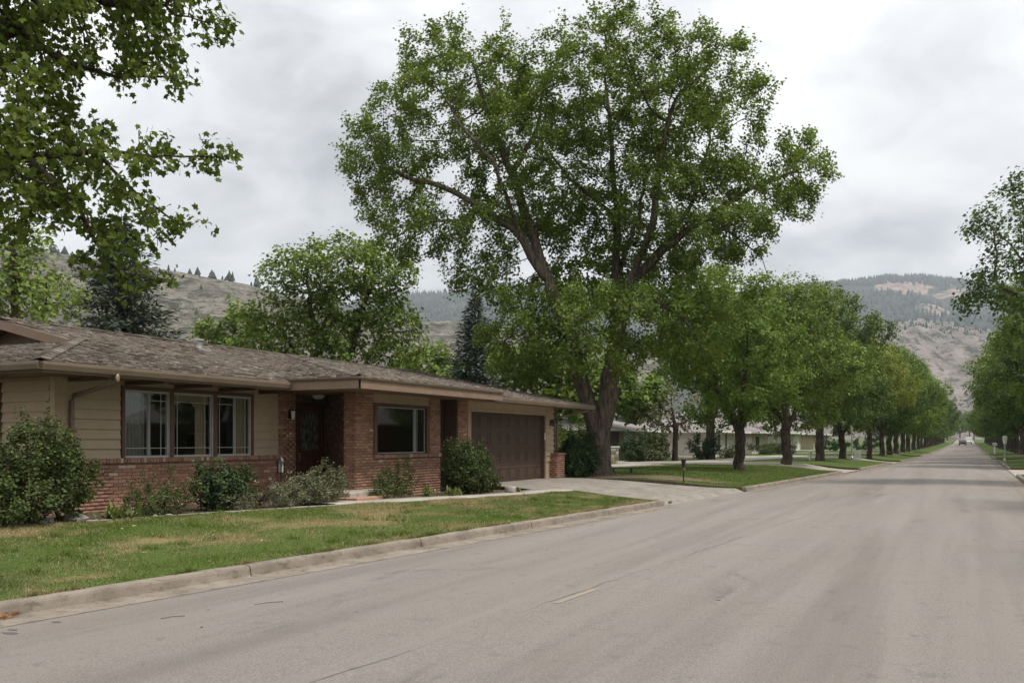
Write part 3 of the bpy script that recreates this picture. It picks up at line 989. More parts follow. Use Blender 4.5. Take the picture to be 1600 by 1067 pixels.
# bricks: the 300 that show largest are parts, the rest one joined part for each wall
def score(c, n):
    v = np.array(c) - np.array((0, 0, CAM_H))
    d2 = v @ v
    f = -(v @ np.array((*n, 0.0))) / math.sqrt(d2)
    return f / d2
vis = []
for i, (pt, c, a, n, w, h) in enumerate(BR):
    s = score(c, n) * w * h
    if pt is wdg or pt is wls: s *= .1
    if pt is wl and (c[1] < 11.75 or c[2] < .5): s *= .2
    if w < .15: s *= .6
    vis.append(s)
top = set(np.argsort(vis)[::-1][:300].tolist())
rest = {}
for i, (pt, c, a, n, w, h) in enumerate(BR):
    pr = 0.011 + random.uniform(-.002, .003)
    M4 = Matrix(((a[0] * w, n[0] * pr, 0, c[0]), (a[1] * w, n[1] * pr, 0, c[1]), (0, 0, h, c[2]), (0, 0, 0, 1)))
    if i in top:
        o = link('brick', UB, None, pt)
        o.matrix_basis = M4
    else:
        rest.setdefault(pt.name, (pt, []))[1].append(M4)
ubv = np.array([(*v, 1.0) for v in unit_brick.v]).T
ubf = np.array([[4, 5, 6, 7], [0, 1, 5, 4], [1, 2, 6, 5], [2, 3, 7, 6], [3, 0, 4, 7]])
for pt, ms in rest.values():
    V, F, Rn = [], [], []
    for k, M4 in enumerate(ms):
        V.append((np.array(M4) @ ubv)[:3].T)
        det = np.linalg.det(np.array(M4)[:3, :3])
        F.append((ubf if det > 0 else ubf[:, ::-1]) + 8 * k)
        Rn += [random.random()] * 5
    o = link('bricks', np_mesh('bricks', np.concatenate(V), np.concatenate(F), Rn), 'brick', pt)
    o['kind'] = 'stuff'

# lap siding, board by board
def siding(part, o, a, n, spans_, z0, z1, exp=0.183):
    z = z0
    while z < z1 - .02:
        zt = min(z + exp, z1)
        for (s0, s1, h0, h1) in spans_:
            if not (h0 - .01 <= z and zt <= h1 + exp): continue
            zt2 = min(zt, h1)
            if zt2 - z < .02: continue
            A = np.array(o); al = np.array(a); nn = np.array(n)
            mb = MB()
            P = [A + al * s0, A + al * s1]
            b0, b1 = P[0] + nn * .042, P[1] + nn * .042
            t0, t1 = P[0] + nn * .008, P[1] + nn * .008
            i0, i1 = P[0] - nn * .004, P[1] - nn * .004
            mb.quadbox([(*b0, z), (*b1, z), (*i1, z), (*i0, z), (*t0, zt2 + .004), (*t1, zt2 + .004), (*i1, zt2 + .004), (*i0, zt2 + .004)])
            mb.obj('siding_board', 'siding', part)
        z += exp
sd = wallpart('siding_wall', 'siding', (-DL - .15, -DL, 10.69, 11.98, 1.362, ZS), (-DL - .15, -DL, 15.55, 16.38, 1.362, ZS), (-DL - .15, -DL, 11.98, 15.55, 2.74, ZS))
siding(sd, (-DL, 10.69), (0, 1), (1, 0), [(.11, 1.27, 1.362, ZS), (4.87, 5.69, 1.362, ZS)], 1.362, ZS)
sds = wallpart('siding_wall', 'siding', (-15.65, -DL, 10.6, 10.692, 1.272, ZS), (-23.5, -17.3, 10.6, 10.692, 1.272, ZS), (-17.3, -15.65, 10.6, 10.692, 1.272, 1.38), (-17.3, -15.65, 10.6, 10.692, 2.74, ZS))
siding(sds, (-DL, 10.6), (-1, 0), (0, -1), [(.12, 1.42, 1.272, ZS), (3.15, 9.25, 1.272, ZS)], 1.3, ZS)
sdg = wallpart('siding_wall', 'siding', (-DP - .2, -DP, 22.2, 27.6, 2.53, ZS), (-DP - .2, -DP, 27.6, 28.35, ZG - .3, ZS))
siding(sdg, (-DP, 27.7), (0, 1), (1, 0), [(0, .62, 1.0, ZS)], 1.0, ZS)
mb = MB(); mb.box(-DL - .10, -DL + .034, 10.57, 10.80, 1.362, ZS - .002)
hp(mb.obj('corner_board', 'trim_beige'))
mb = MB(); mb.box(-DP - .1, -DP + .034, 28.3, 28.42, 1.27, ZS - .002)
hp(mb.obj('corner_board', 'trim_brown'))
mb = MB(); mb.box(-DP - .15, -DP + .012, 17.642, 20.15, 2.60, ZS - .002)
hp(mb.obj('window_header', 'trim_beige'))
mb = MB(); mb.box(-DP - .1, -DP + .02, 22.2, 22.43, ZG, 2.62).box(-DP - .1, -DP + .02, 22.43, 27.62, 2.53, 2.62).box(-DP - .1, -DP + .02, 27.62, 27.74, ZG, 2.62)
hp(mb.obj('garage_trim', 'trim_beige'))
# closing walls, floor, ceiling
wallpart('back_wall', 'siding', (-23.6, -23.5, 10.6, 28.4, 0, ZS), (-23.5, -DP - .2, 28.30, 28.349, 0, ZS))
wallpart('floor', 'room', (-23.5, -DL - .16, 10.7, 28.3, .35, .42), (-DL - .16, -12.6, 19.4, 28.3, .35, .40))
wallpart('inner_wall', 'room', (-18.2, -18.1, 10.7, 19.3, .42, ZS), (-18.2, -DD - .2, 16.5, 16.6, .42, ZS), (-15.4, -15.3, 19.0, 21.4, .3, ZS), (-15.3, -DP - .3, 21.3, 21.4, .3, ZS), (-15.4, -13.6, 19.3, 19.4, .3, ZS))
mb = MB()
mb.prism([(-EL - .0, Y0 + .05), (-EL, YC + .02), (-EC - .02, YC + .02), (-EC - .02, YE), (-EG - .02, YE), (-EG - .02, YR - .06), (-25.7, YR - .06), (-25.7, Y0 + .05)], 2, ZS, ZS + .02)
hp(mb.obj('soffit', 'soffit'))

# windows -------------------------------------------------------------
def win_front(x, y0, y1, z0, z1, frame_mat, sash, name='window', fw=.045, split=None, grid=None):
    """a window on a face that looks towards +x: frame, sashes, muntins, panes"""
    mb = MB()
    mb.box(x - .08, x + .03, y0, y0 + fw, z0, z1).box(x - .08, x + .03, y1 - fw, y1, z0, z1)
    mb.box(x - .08, x + .03, y0 + fw, y1 - fw, z0, z0 + fw).box(x - .08, x + .03, y0 + fw, y1 - fw, z1 - fw, z1)
    w = hp(mb.obj(name, frame_mat))
    a0, a1, b0, b1 = y0 + fw, y1 - fw, z0 + fw, z1 - fw
    cuts = [a0] + [a0 + (a1 - a0) * s for s in (split or [])] + [a1]
    for i, (c0, c1) in enumerate(zip(cuts[:-1], cuts[1:])):
        xo = x + (.004 if i % 2 else -.022)
        s = MB()
        t = .019
        s.box(xo - .02, xo, c0, c0 + t, b0, b1).box(xo - .02, xo, c1 - t, c1, b0, b1).box(xo - .02, xo, c0 + t, c1 - t, b0, b0 + t).box(xo - .02, xo, c0 + t, c1 - t, b1 - t, b1)
        s.obj('sash', sash, w)
        g = MB()
        g.box(xo - .014, xo - .010, c0 + t, c1 - t, b0 + t, b1 - t)
        g.obj('pane', 'glass', w)
        if grid and grid[i]:
            mt = .012
            for kind_, f in grid[i]:
                k = MB()
                if kind_ == 'v':
                    yy = c0 + (c1 - c0) * f
                    k.box(xo - .009, xo + .001, yy - mt / 2, yy + mt / 2, b0 + t, b1 - t)
                else:
                    zz = b0 + (b1 - b0) * f
                    k.box(xo - .008, xo + .002, c0 + t, c1 - t, zz - mt / 2, zz + mt / 2)
                k.obj('muntin', 'muntin' if sash == 'alu' else sash, w)
    return w
mb = MB()
mb.box(-DL - .08, -DL + .05, 11.98, 12.055, 1.362, 2.745).box(-DL - .08, -DL + .05, 13.145, 13.245, 1.362, 2.67).box(-DL - .08, -DL + .05, 14.335, 14.435, 1.362, 2.67).box(-DL - .08, -DL + .05, 15.475, 15.55, 1.362, 2.745).box(-DL - .08, -DL + .05, 12.055, 15.475, 2.67, 2.745)
hp(mb.obj('window_surround', 'trim_brown'))
win_front(-DL, 12.055, 13.145, 1.364, 2.67, 'alu', 'alu', split=[.56], grid=[[('h', .13)], [('v', .62), ('h', .13), ('h', .87)]], fw=.022)
win_front(-DL, 13.245, 14.335, 1.364, 2.67, 'alu', 'alu', split=[], grid=[[('v', .12), ('v', .84), ('h', .13), ('h', .87)]], fw=.022)
win_front(-DL, 14.435, 15.475, 1.364, 2.67, 'alu', 'alu', split=[.55], grid=[[('v', .2), ('h', .13), ('h', .87)], [('v', .7), ('h', .13)]], fw=.022)
mb = MB()
mb.box(-DP - .1, -DP + .04, 17.642, 17.76, 1.362, 2.60).box(-DP - .1, -DP + .04, 20.0, 20.15, 1.362, 2.60).box(-DP - .1, -DP + .04, 17.76, 20.0, 2.54, 2.60)
hp(mb.obj('window_surround', 'trim_brown'))
win_front(-DP - .02, 17.76, 20.0, 1.364, 2.54, 'black', 'alu', split=[.79], fw=.022)
# side window on the left gable end
mb = MB()
mb.box(-15.7, -15.62, 10.54, 10.64, 1.36, 2.76).box(-17.3, -17.22, 10.54, 10.64, 1.36, 2.76).box(-17.22, -15.7, 10.54, 10.64, 2.68, 2.76).box(-17.22, -15.7, 10.54, 10.64, 1.36, 1.42)
sw = hp(mb.obj('side_window', 'trim_brown'))
MB().box(-17.2, -15.71, 10.575, 10.58, 1.43, 2.67).obj('pane', 'glass', sw)
mb = MB(); mb.box(-15.755, -15.715, 10.56, 10.59, 1.43, 2.67).box(-17.2, -15.755, 10.56, 10.59, 2.63, 2.67)
mb.obj('sash', 'alu', sw)
# curtains, pleated
def curtain(y0, y1, x, z0, z1, mat, amp=.03, pitch=.09, gather=0.0):
    n = max(6, int((y1 - y0) / .02))
    V, F = [], []
    zs = np.linspace(z0, z1, 6)
    for z in zs:
        g = gather * math.sin(math.pi * (z - z0) / (z1 - z0))
        for i in range(n + 1):
            t = i / n
            yy = y0 + (y1 - y0 - g) * t
            V.append((x + amp * math.sin(2 * math.pi * t * (y1 - y0) / pitch + .7 * math.sin(t * 9)), yy, z))
    for i in range(5):
        for j in range(n):
            F.append((i * (n + 1) + j, i * (n + 1) + j + 1, (i + 1) * (n + 1) + j + 1, (i + 1) * (n + 1) + j))
    return hp(link('curtain', np_mesh('curtain', V, F, smooth=True), mat))
curtain(12.08, 12.66, -DL - .14, 1.40, 2.66, 'curtain_grey')
curtain(12.70, 12.84, -DL - .14, 1.40, 2.66, 'curtain_grey', .02, .07, .06)
curtain(13.98, 14.24, -DL - .14, 1.40, 2.66, 'curtain_tan', .025, .08, .04)
curtain(15.12, 15.46, -DL - .14, 1.40, 2.66, 'curtain_tan', .025, .08)
curtain(19.72, 19.98, -DP - .22, 1.40, 2.5, 'curtain_grey', .02, .1)
# valance in the middle window
mb = MB()
mb.prism([(13.26, 2.66), (14.32, 2.66), (14.32, 2.44), (14.1, 2.52), (13.95, 2.38), (13.8, 2.52), (13.6, 2.5), (13.45, 2.42), (13.26, 2.52)], 0, -DL - .105, -DL - .101)
hp(mb.obj('valance', 'curtain_tan'))
# front door ----------------------------------------------------------
mb = MB()
mb.box(-DD - .1, -DD + .03, 17.83, 17.90, .56, 2.66).box(-DD - .1, -DD + .03, 18.92, 18.99, .56, 2.66).box(-DD - .1, -DD + .03, 17.90, 18.92, 2.58, 2.66)
hp(mb.obj('door_frame', 'trim_brown'))
mb = MB(); mb.box(-DD - .05, -DD - .005, 17.90, 18.92, .57, 2.58)
fd = hp(mb.obj('front_door', 'door'))
for (a, b, c, d) in ((18.0, 18.38, .70, 1.30), (18.44, 18.82, .70, 1.30)):
    MB().box(-DD - .006, -DD + .008, a, b, c, d).obj('door_panel', 'door', fd, bev=.012)
MB().box(-DD - .006, -DD + .004, 18.06, 18.76, 1.45, 2.45).obj('leaded_pane', 'art_glass', fd)
mb = MB(); mb.box(-DD - .004, -DD + .014, 18.02, 18.06, 1.41, 2.49).box(-DD - .004, -DD + .014, 18.76, 18.80, 1.41, 2.49).box(-DD - .004, -DD + .014, 18.06, 18.76, 1.41, 1.45).box(-DD - .004, -DD + .014, 18.06, 18.76, 2.45, 2.49)
mb.obj('pane_moulding', 'door', fd)
mb = MB()
for k in range(5):
    mb.beam((-DD + .007, 18.06 + .7 * k / 5, 1.45), (-DD + .007, 18.06 + .7 * (k + 1) / 5, 2.45), .008, .008, (1, 0, 0))
    mb.beam((-DD + .008, 18.06 + .7 * (k + 1) / 5, 1.45), (-DD + .008, 18.06 + .7 * k / 5, 2.45), .008, .008, (1, 0, 0))
mb.obj('lead_came', 'black', fd)
MB().tube([(-DD, 17.96, 1.38), (-DD + .06, 17.96, 1.36), (-DD + .06, 17.96, 1.2), (-DD, 17.96, 1.16)], .014, 8).obj('handle', 'alu', fd)
# porch slab and step
mb = MB(); mb.box(-DD, -11.72, 15.85, 17.55, .32, .565).box(-DD, -12.78, 17.55, 18.95, .32, .565)
hp(mb.obj('porch_slab', 'walk', bev=.012))
mb = MB(); mb.box(-11.9, -11.35, 15.6, 17.3, .28, .47)
hp(mb.obj('porch_step', 'brick', bev=.01))
# brown panel door in the recess beside the bay
mb = MB(); mb.box(-12.95, -12.88, 20.6, 21.62, ZG, ZS)
rp = hp(mb.obj('recess_panel', 'trim_brown'))
for k in range(4):
    MB().box(-12.885, -12.87, 20.78 + k * .2, 20.94 + k * .2, ZG + .25, ZS - .1).obj('panel_board', 'trim_brown', rp, bev=.006)
# garage door, panel by panel ------------------------------------------
gd = hp(MB().box(-DP - .16, -DP - .12, 22.4, 27.65, ZG, 2.56).obj('garage_door', 'garage'))
rows, cols = 4, 8
for r_ in range(rows):
    z0 = .40 + r_ * .5325
    sec = MB().box(-DP - .119, -DP - .10, 22.43, 27.62, z0 + .004, z0 + .528).obj('door_section', 'garage', gd, bev=.004)
    for c_ in range(cols):
        ya = 22.43 + (c_ + .5) * 5.19 / cols
        k = MB()
        y_a, y_b, za, zb = ya - .27, ya + .27, z0 + .075, z0 + .455
        x_ = -DP - .10
        # recessed field inside a raised lip
        k.box(x_, x_ + .014, y_a, y_a + .03, za, zb).box(x_, x_ + .014, y_b - .03, y_b, za, zb).box(x_, x_ + .014, y_a + .03, y_b - .03, za, za + .03).box(x_, x_ + .014, y_a + .03, y_b - .03, zb - .03, zb)
        k.box(x_, x_ + .011, y_a + .075, y_b - .075, za + .07, zb - .07)
        k.obj('door_panel', 'garage', gd, bev=.003)
mb = MB(); mb.box(-DP - .12, -DP + .019, 27.50, 27.618, ZG, 2.53)
hp(mb.obj('door_jamb', 'trim_brown'))
mb = MB()
for zc in (1.76, 1.84, 1.92):
    mb.box(-DP + .02, -DP + .035, 27.53, 27.585, zc - .034, zc + .034)
hp(mb.obj('number_plaque', 'white', bev=.012))
# lamps
def wall_lamp(x, y, z, glass='white'):
    mb = MB(); mb.box(x, x + .03, y - .05, y + .05, z - .08, z + .1).tube([(x + .02, y, z + .06), (x + .1, y, z + .12)], .012, 6).box(x + .05, x + .16, y - .055, y + .055, z + .10, z + .125)
    l = hp(mb.obj('wall_lamp', 'black'))
    MB().tube([(x + .105, y, z - .1), (x + .105, y, z + .1)], [.035, .05], 8).obj('lamp_glass', glass, l)
wall_lamp(-DL + .012, 16.8, 2.3)
wall_lamp(-DP + .03, 28.0, 2.28, 'black')
MB().tube([(-14.2, 17.9, ZS - .001), (-14.2, 17.9, ZS - .05), (-14.2, 17.9, ZS - .1)], [.15, .15, .07], 14).obj('porch_ceiling_light', 'white').parent = None
pl = bpy.data.objects['porch_ceiling_light']; hp(pl)

# roof -------------------------------------------------------------------
roof = hp(MB().poly([(-EL, Y0, ZE - .03), (-EL, YC, ZE - .03), (-RD, YA, ZR - .03), (-RD, 12.58, ZR - .03), (-16.17, 12.58, 3.71)])
    .poly([(-EL, YC, ZEC - .03), (-EC, YC, ZEC - .03), (-RD, YA, ZR - .03)])
    .poly([(-EC, YC, ZEC - .03), (-EC, YE, ZEC - .03), (-RD, YE, ZR - .03), (-RD, YA, ZR - .03)])
    .poly([(-EG, YE, ZEG - .03), (-EG, YR, ZEG - .03), (-RD, YR, ZR - .03), (-RD, YE, ZR - .03)])
    .poly([(-EC, YE, ZEC - .03), (-EG, YE, ZEG - .03), (-RD, YE, ZR - .03)])
    .poly([(-EL, Y0, ZE - .03), (-16.17, 12.58, 3.71), (-20.83, 12.58, 3.71), (-23.91, Y0, ZE - .03)])
    .poly([(-16.17, 13.0, 3.60), (-RD, 13.0, 4.25), (-20.83, 13.0, 3.60)])
    .poly([(-RD, 12.58, ZR - .03), (-RD, YR, ZR - .03), (-25.7, YR, ZE - .3), (-25.7, Y0, ZE - .3), (-20.83, 12.58, 3.71)])
    .poly([(-EG, YR - .05, ZEG - .04), (-RD, YR - .05, ZR - .04), (-25.7, YR - .05, ZE - .31)])
    .obj('roof', 'soffit'))

UNIT = MB()
UNIT.v = [(-.5, 0, 0), (.5, 0, 0), (.5, 1, 0), (-.5, 1, 0), (-.49, 0, 1), (.49, 0, 1), (.49, 1, .12), (-.49, 1, .12)]
UNIT.f = [(4, 5, 6, 7), (0, 1, 5, 4), (1, 2, 6, 5), (3, 0, 4, 7)]
US = UNIT.mesh('shake')
US.materials.append(MAT['shake'])
uv_ = np.array([(*v, 1.0) for v in UNIT.v]).T
uf_ = np.array(UNIT.f)
SH = []
def inpoly(x, y, P):
    c = False
    j = len(P) - 1
    for i in range(len(P)):
        if (P[i][1] > y) != (P[j][1] > y) and x < (P[j][0] - P[i][0]) * (y - P[i][1]) / (P[j][1] - P[i][1]) + P[i][0]:
            c = not c
        j = i
    return c
def shakes(P3, e0, e1, exp=0.165):
    """cover polygon P3 with shakes; courses run parallel to the eave e0-e1"""
    e0, e1 = np.array(e0, float), np.array(e1, float)
    P3 = [np.array(p, float) for p in P3]
    a = (e1 - e0) / np.linalg.norm(e1 - e0)
    n = None
    for p in P3:
        d = p - e0
        d = d - a * (d @ a)
        if np.linalg.norm(d) > .5:
            u = d / np.linalg.norm(d)
            n = np.cross(a, u)
            break
    if n[2] < 0: n = -n
    P = [((p - e0) @ a, (p - e0) @ u) for p in P3]
    smin, smax = min(p[0] for p in P), max(p[0] for p in P)
    tmax = max(p[1] for p in P)
    t, row = -.04, 0
    while t < tmax:
        s = smin - random.uniform(0, .2)
        while s < smax:
            w = random.choice((.08, .1, .12, .14, .16, .19)) * random.uniform(.9, 1.1)
            if inpoly(s + w / 2, max(t, 0) + exp * .45, P):
                j = random.uniform(-.03, .015)
                th = random.uniform(.016, .036)
                lift = random.uniform(0, .012) if random.random() < .85 else random.uniform(.01, .03)
                o = e0 + a * (s + w / 2) + u * (t + j) + n * (lift - .004)
                uu = u + n * random.uniform(-.02, .012) + a * random.uniform(-.025, .025)
                A = a * (w - .008)
                L = uu * (exp * 1.28)
                N = n * th
                M = np.eye(4)
                M[:3, 0], M[:3, 1], M[:3, 2], M[:3, 3] = A, L, N, o
                c = o + u * exp / 2
                v = c - np.array((0, 0, CAM_H))
                d2 = v @ v
                SH.append((w * exp * max(.0, -(v @ n) / math.sqrt(d2)) / d2, M))
            s += w
        t += exp
        row += 1
shakes([(-EL, Y0, ZE), (-EL, YC, ZE), (-RD, YA, ZR), (-RD, 12.58, ZR), (-16.17, 12.58, 3.74)], (-EL, Y0, ZE), (-EL, YC, ZE))
shakes([(-EL, YC, ZEC), (-EC, YC, ZEC), (-RD, YA, ZR)], (-EC, YC, ZEC), (-EL, YC, ZEC))
shakes([(-EC, YC, ZEC), (-EC, YE, ZEC), (-RD, YE, ZR), (-RD, YA, ZR)], (-EC, YC, ZEC), (-EC, YE, ZEC))
shakes([(-EG, YE, ZEG), (-EG, YR, ZEG), (-RD, YR, ZR), (-RD, YE, ZR)], (-EG, YE, ZEG), (-EG, YR, ZEG))
shakes([(-EL, Y0, ZE), (-16.17, 12.58, 3.74), (-16.17, 12.95, 3.8), (-20.83, 12.95, 3.8), (-20.83, 12.58, 3.74), (-23.91, Y0, ZE)], (-23.91, Y0, ZE), (-EL, Y0, ZE))
order = sorted(range(len(SH)), key=lambda i: -SH[i][0])
V, F, Rn = [], [], []
def mtx(M): return Matrix([list(map(float, r)) for r in M])
for k, i in enumerate(order):
    M = SH[i][1]
    if k < 300:
        o = link('shake', US, None, roof)
        o.matrix_basis = mtx(M)
    else:
        V.append((M @ uv_)[:3].T)
        F.append((uf_ if np.linalg.det(M[:3, :3]) > 0 else uf_[:, ::-1]) + 8 * (k - 300))
        Rn += [random.random()] * 4
o = link('shakes', np_mesh('shakes', np.concatenate(V), np.concatenate(F), Rn), 'shake', roof)
o['kind'] = 'stuff'
# ridge and hip caps
def caps(p, q, n):
    p, q = np.array(p), np.array(q)
    d = (q - p) / n
    for i in range(n):
        mb = MB()
        a = p + d * i - d * .1
        b = p + d * (i + 1) + d * .15
        dd = np.array((d[1], -d[0], 0)); dd /= np.linalg.norm(dd)
        jz = random.uniform(0, .012)
        for s in (-1, 1):
            mb.quadbox([a + UP * (.03 + jz), b + UP * .015, b + dd * s * .13 - UP * .02, a + dd * s * .13 - UP * .005] + [a + UP * (.052 + jz), b + UP * .03, b + dd * s * .13 - UP * .0, a + dd * s * .13 + UP * .02])
        me = mb.mesh('ridge_cap')
        me.materials.append(MAT['shake'])
        link('ridge_cap', me, None, roof)
caps((-RD, 12.5, ZR + .02), (-RD, YR, ZR + .02), 58)
caps((-EL - .05, Y0 + .05, ZE + .03), (-16.17, 12.58, 3.77), 14)
caps((-EC - .05, YC + .05, ZEC + .02), (-RD, YA, ZR + .02), 24)
# barge boards of the small gable, gable boards
mb = MB()
mb.quadbox([(-RD, 12.50, 4.10), (-RD, 12.56, 4.10), (-16.0, 12.56, 3.50), (-16.0, 12.50, 3.50), (-RD, 12.50, 4.30), (-RD, 12.56, 4.30), (-16.0, 12.56, 3.70), (-16.0, 12.50, 3.70)])
hp(mb.obj('barge_board', 'fascia'))
mb = MB()
mb.quadbox([(-RD, 12.50, 4.10), (-RD, 12.56, 4.10), (-21.0, 12.56, 3.50), (-21.0, 12.50, 3.50), (-RD, 12.50, 4.30), (-RD, 12.56, 4.30), (-21.0, 12.56, 3.70), (-21.0, 12.50, 3.70)])
hp(mb.obj('barge_board', 'fascia'))
mb = MB()
for s in (-1, 1):
    a_ = (-EG if s < 0 else -25.7, ZEG - .02 if s < 0 else ZE - .3)
    mb.quadbox([(-RD, YR - .02, ZR - .26), (-RD, YR + .03, ZR - .26), (a_[0], YR + .03, a_[1] - .2), (a_[0], YR - .02, a_[1] - .2), (-RD, YR - .02, ZR - .03), (-RD, YR + .03, ZR - .03), (a_[0], YR + .03, a_[1] - .0), (a_[0], YR - .02, a_[1] - .0)])
hp(mb.obj('rake_board', 'fascia'))
# fascias and gutters
def fascia(x0, y0, x1, y1, z0, z1, mat='fascia', t=.03):
    mb = MB()
    if abs(x0 - x1) < 1e-6: mb.box(x0 - t, x0, y0, y1, z0, z1)
    else: mb.box(x0, x1, y0 - t, y0, z0, z1)
    return hp(mb.obj('fascia_board', mat))
fascia(-EL - .02, Y0 + .04, -EL - .02, YC + .02, ZS - .03, ZE - .01, 'gutter')
fascia(-EC, YC + .0, -EC, YE, ZS - .03, ZEC - .03)
fascia(-EL - .02, YC + .03, -EC, YC + .03, ZS - .03, ZEC - .03)
fascia(-EG - .02, YE + .001, -EG - .02, YR - .05, ZS - .05, ZEG - .02, 'gutter')
fascia(-23.9, Y0 + .04, -EL, Y0 + .04, ZS - .03, ZE - .02, 'trim_brown')
fascia(-EC - .5, YE + .03, -EC, YE + .03, ZS - .03, ZEC - .03)
def gutter(p, q, out, h=.125, w=.11, zt=ZE - .005):
    """open-topped box gutter with a rolled lip; runs p to q in plan"""
    p, q, out = np.array(p, float), np.array(q, float), np.array(out, float)
    prof = [(0, 0), (0, -h), (w * .72, -h), (w, -h * .35), (w, 0.006), (w - .018, .006), (w - .018, -.012), (w - .006, -.02), (w * .7, -h + .006), (.006, -h + .006), (.006, 0)]
    V, F = [], []
    for e in (p, q):
        for a, z in prof:
            V.append((*(e + out * a), zt + z))
    k = len(prof)
    for j in range(k):
        F.append((j, (j + 1) % k, k + (j + 1) % k, k + j))
    me = bpy.data.meshes.new('gutter')
    me.from_pydata(V, [], F + [tuple(range(k)), tuple(range(k, 2 * k))[::-1]])
    return hp(link('gutter', me, 'gutter'))
gutter((-EL - .02, Y0), (-EL - .02, YC + .03), (1, 0))
gutter((-EC, YC - .03), (-EC, YE), (1, 0), .05, .06, ZEC - .005)
gutter((-EL + .08, YC), (-EC, YC), (0, -1), .05, .06, ZEC - .005)
gutter((-EG - .02, YE + .03), (-EG - .02, YR - .03), (1, 0), zt=ZEG - .005)
gutter((-23.9, Y0 + .01), (-EL + .08, Y0 + .01), (0, -1))
# soffit blocks / rafter tails under the left eave
for y_ in np.arange(10.9, 16.6, 1.22):
    hp(MB().box(-14.19, -13.16, y_ - .05, y_ + .05, ZS - .075, ZS - .001).obj('rafter_tail', 'trim_brown'))
# downspouts
hp(MB().tube([(-EL + .03, 10.95, 2.86), (-EL + .03, 10.95, 2.74), (-EL - .05, 10.93, 2.68), (-DL + .12, 10.88, 2.50), (-DL + .085, 10.87, 2.42), (-DL + .085, 10.87, .5), (-DL + .25, 10.87, .42)], .042, 8).obj('downspout', 'gutter', smooth=True))
hp(MB().tube([(-EG + .03, 29.4, 2.87), (-EG + .0, 29.4, 2.74), (-11.75, 29.25, 2.68), (-12.28, 28.55, 2.50), (-12.30, 28.48, 2.4), (-12.30, 28.48, 1.28)], .038, 8).obj('downspout', 'gutter', smooth=True))
# roof vent
vp = np.array((-17.35, 17.05))
vz = ZE + (ZR - ZE) / (RD - EL) * (17.35 - EL)
vent = MB().tube([(vp[0], vp[1], vz - .1), (vp[0], vp[1], vz + .16)], .085, 14).tube([(vp[0], vp[1], vz + .13), (vp[0], vp[1], vz + .19), (vp[0], vp[1], vz + .2)], [.10, .125, .05], 14).tube([(vp[0], vp[1], vz + .23), (vp[0], vp[1], vz + .265)], .14, 14)
hp(vent.obj('roof_vent', 'galv', smooth=False))
hp(MB().box(vp[0] - .2, vp[0] + .2, vp[1] - .2, vp[1] + .2, vz - .05, vz + .02).obj('vent_flashing', 'galv'))

# ------------------------------------------------------------------ trees
def colonize(att, nodes, parent, step, di, dk, iters, bias=(0, 0, 0.0)):
    nodes = [np.array(n, float) for n in nodes]
    parent = list(parent)
    att = np.array(att, float)
    N = np.array(nodes)
    d = np.linalg.norm(att[:, None] - N[None], axis=2)
    ni = d.argmin(1); nd = d.min(1)
    bias = np.array(bias)
    kids = []
    for it in range(iters):
        if len(att) == 0: break
        act = nd < di
        if not act.any():
            di *= 1.6
            continue
        idx = ni[act]
        N = np.array(nodes)
        v = att[act] - N[idx]
        v /= np.linalg.norm(v, axis=1)[:, None] + 1e-9
        uq, inv = np.unique(idx, return_inverse=True)
        s = np.zeros((len(uq), 3))
        np.add.at(s, inv, v)
        s /= np.linalg.norm(s, axis=1)[:, None] + 1e-9
        s += bias + rng.normal(0, .16, s.shape)
        s /= np.linalg.norm(s, axis=1)[:, None] + 1e-9
        new = N[uq] + s * step
        while len(kids) < len(nodes): kids.append(0)
        full = np.array([kids[q] >= 3 for q in uq])
        if full.any():
            # a node that cannot get nearer gives its attractors up
            bad = np.isin(ni, uq[full])
            att, ni, nd = att[~bad], ni[~bad], nd[~bad]
            uq, new = uq[~full], new[~full]
            if len(att) == 0: break
            if len(uq) == 0: continue
        for q in uq: kids[q] += 1
        b = len(nodes)
        nodes += list(new)
        parent += uq.tolist()
        d = np.linalg.norm(att[:, None] - new[None], axis=2)
        j = d.argmin(1); m_ = d[np.arange(len(att)), j]
        better = m_ < nd
        ni = np.where(better, b + j, ni)
        nd = np.where(better, m_, nd)
        keep = nd > dk
        att, ni, nd = att[keep], ni[keep], nd[keep]
        if b > 16000: break
    return np.array(nodes), np.array(parent)

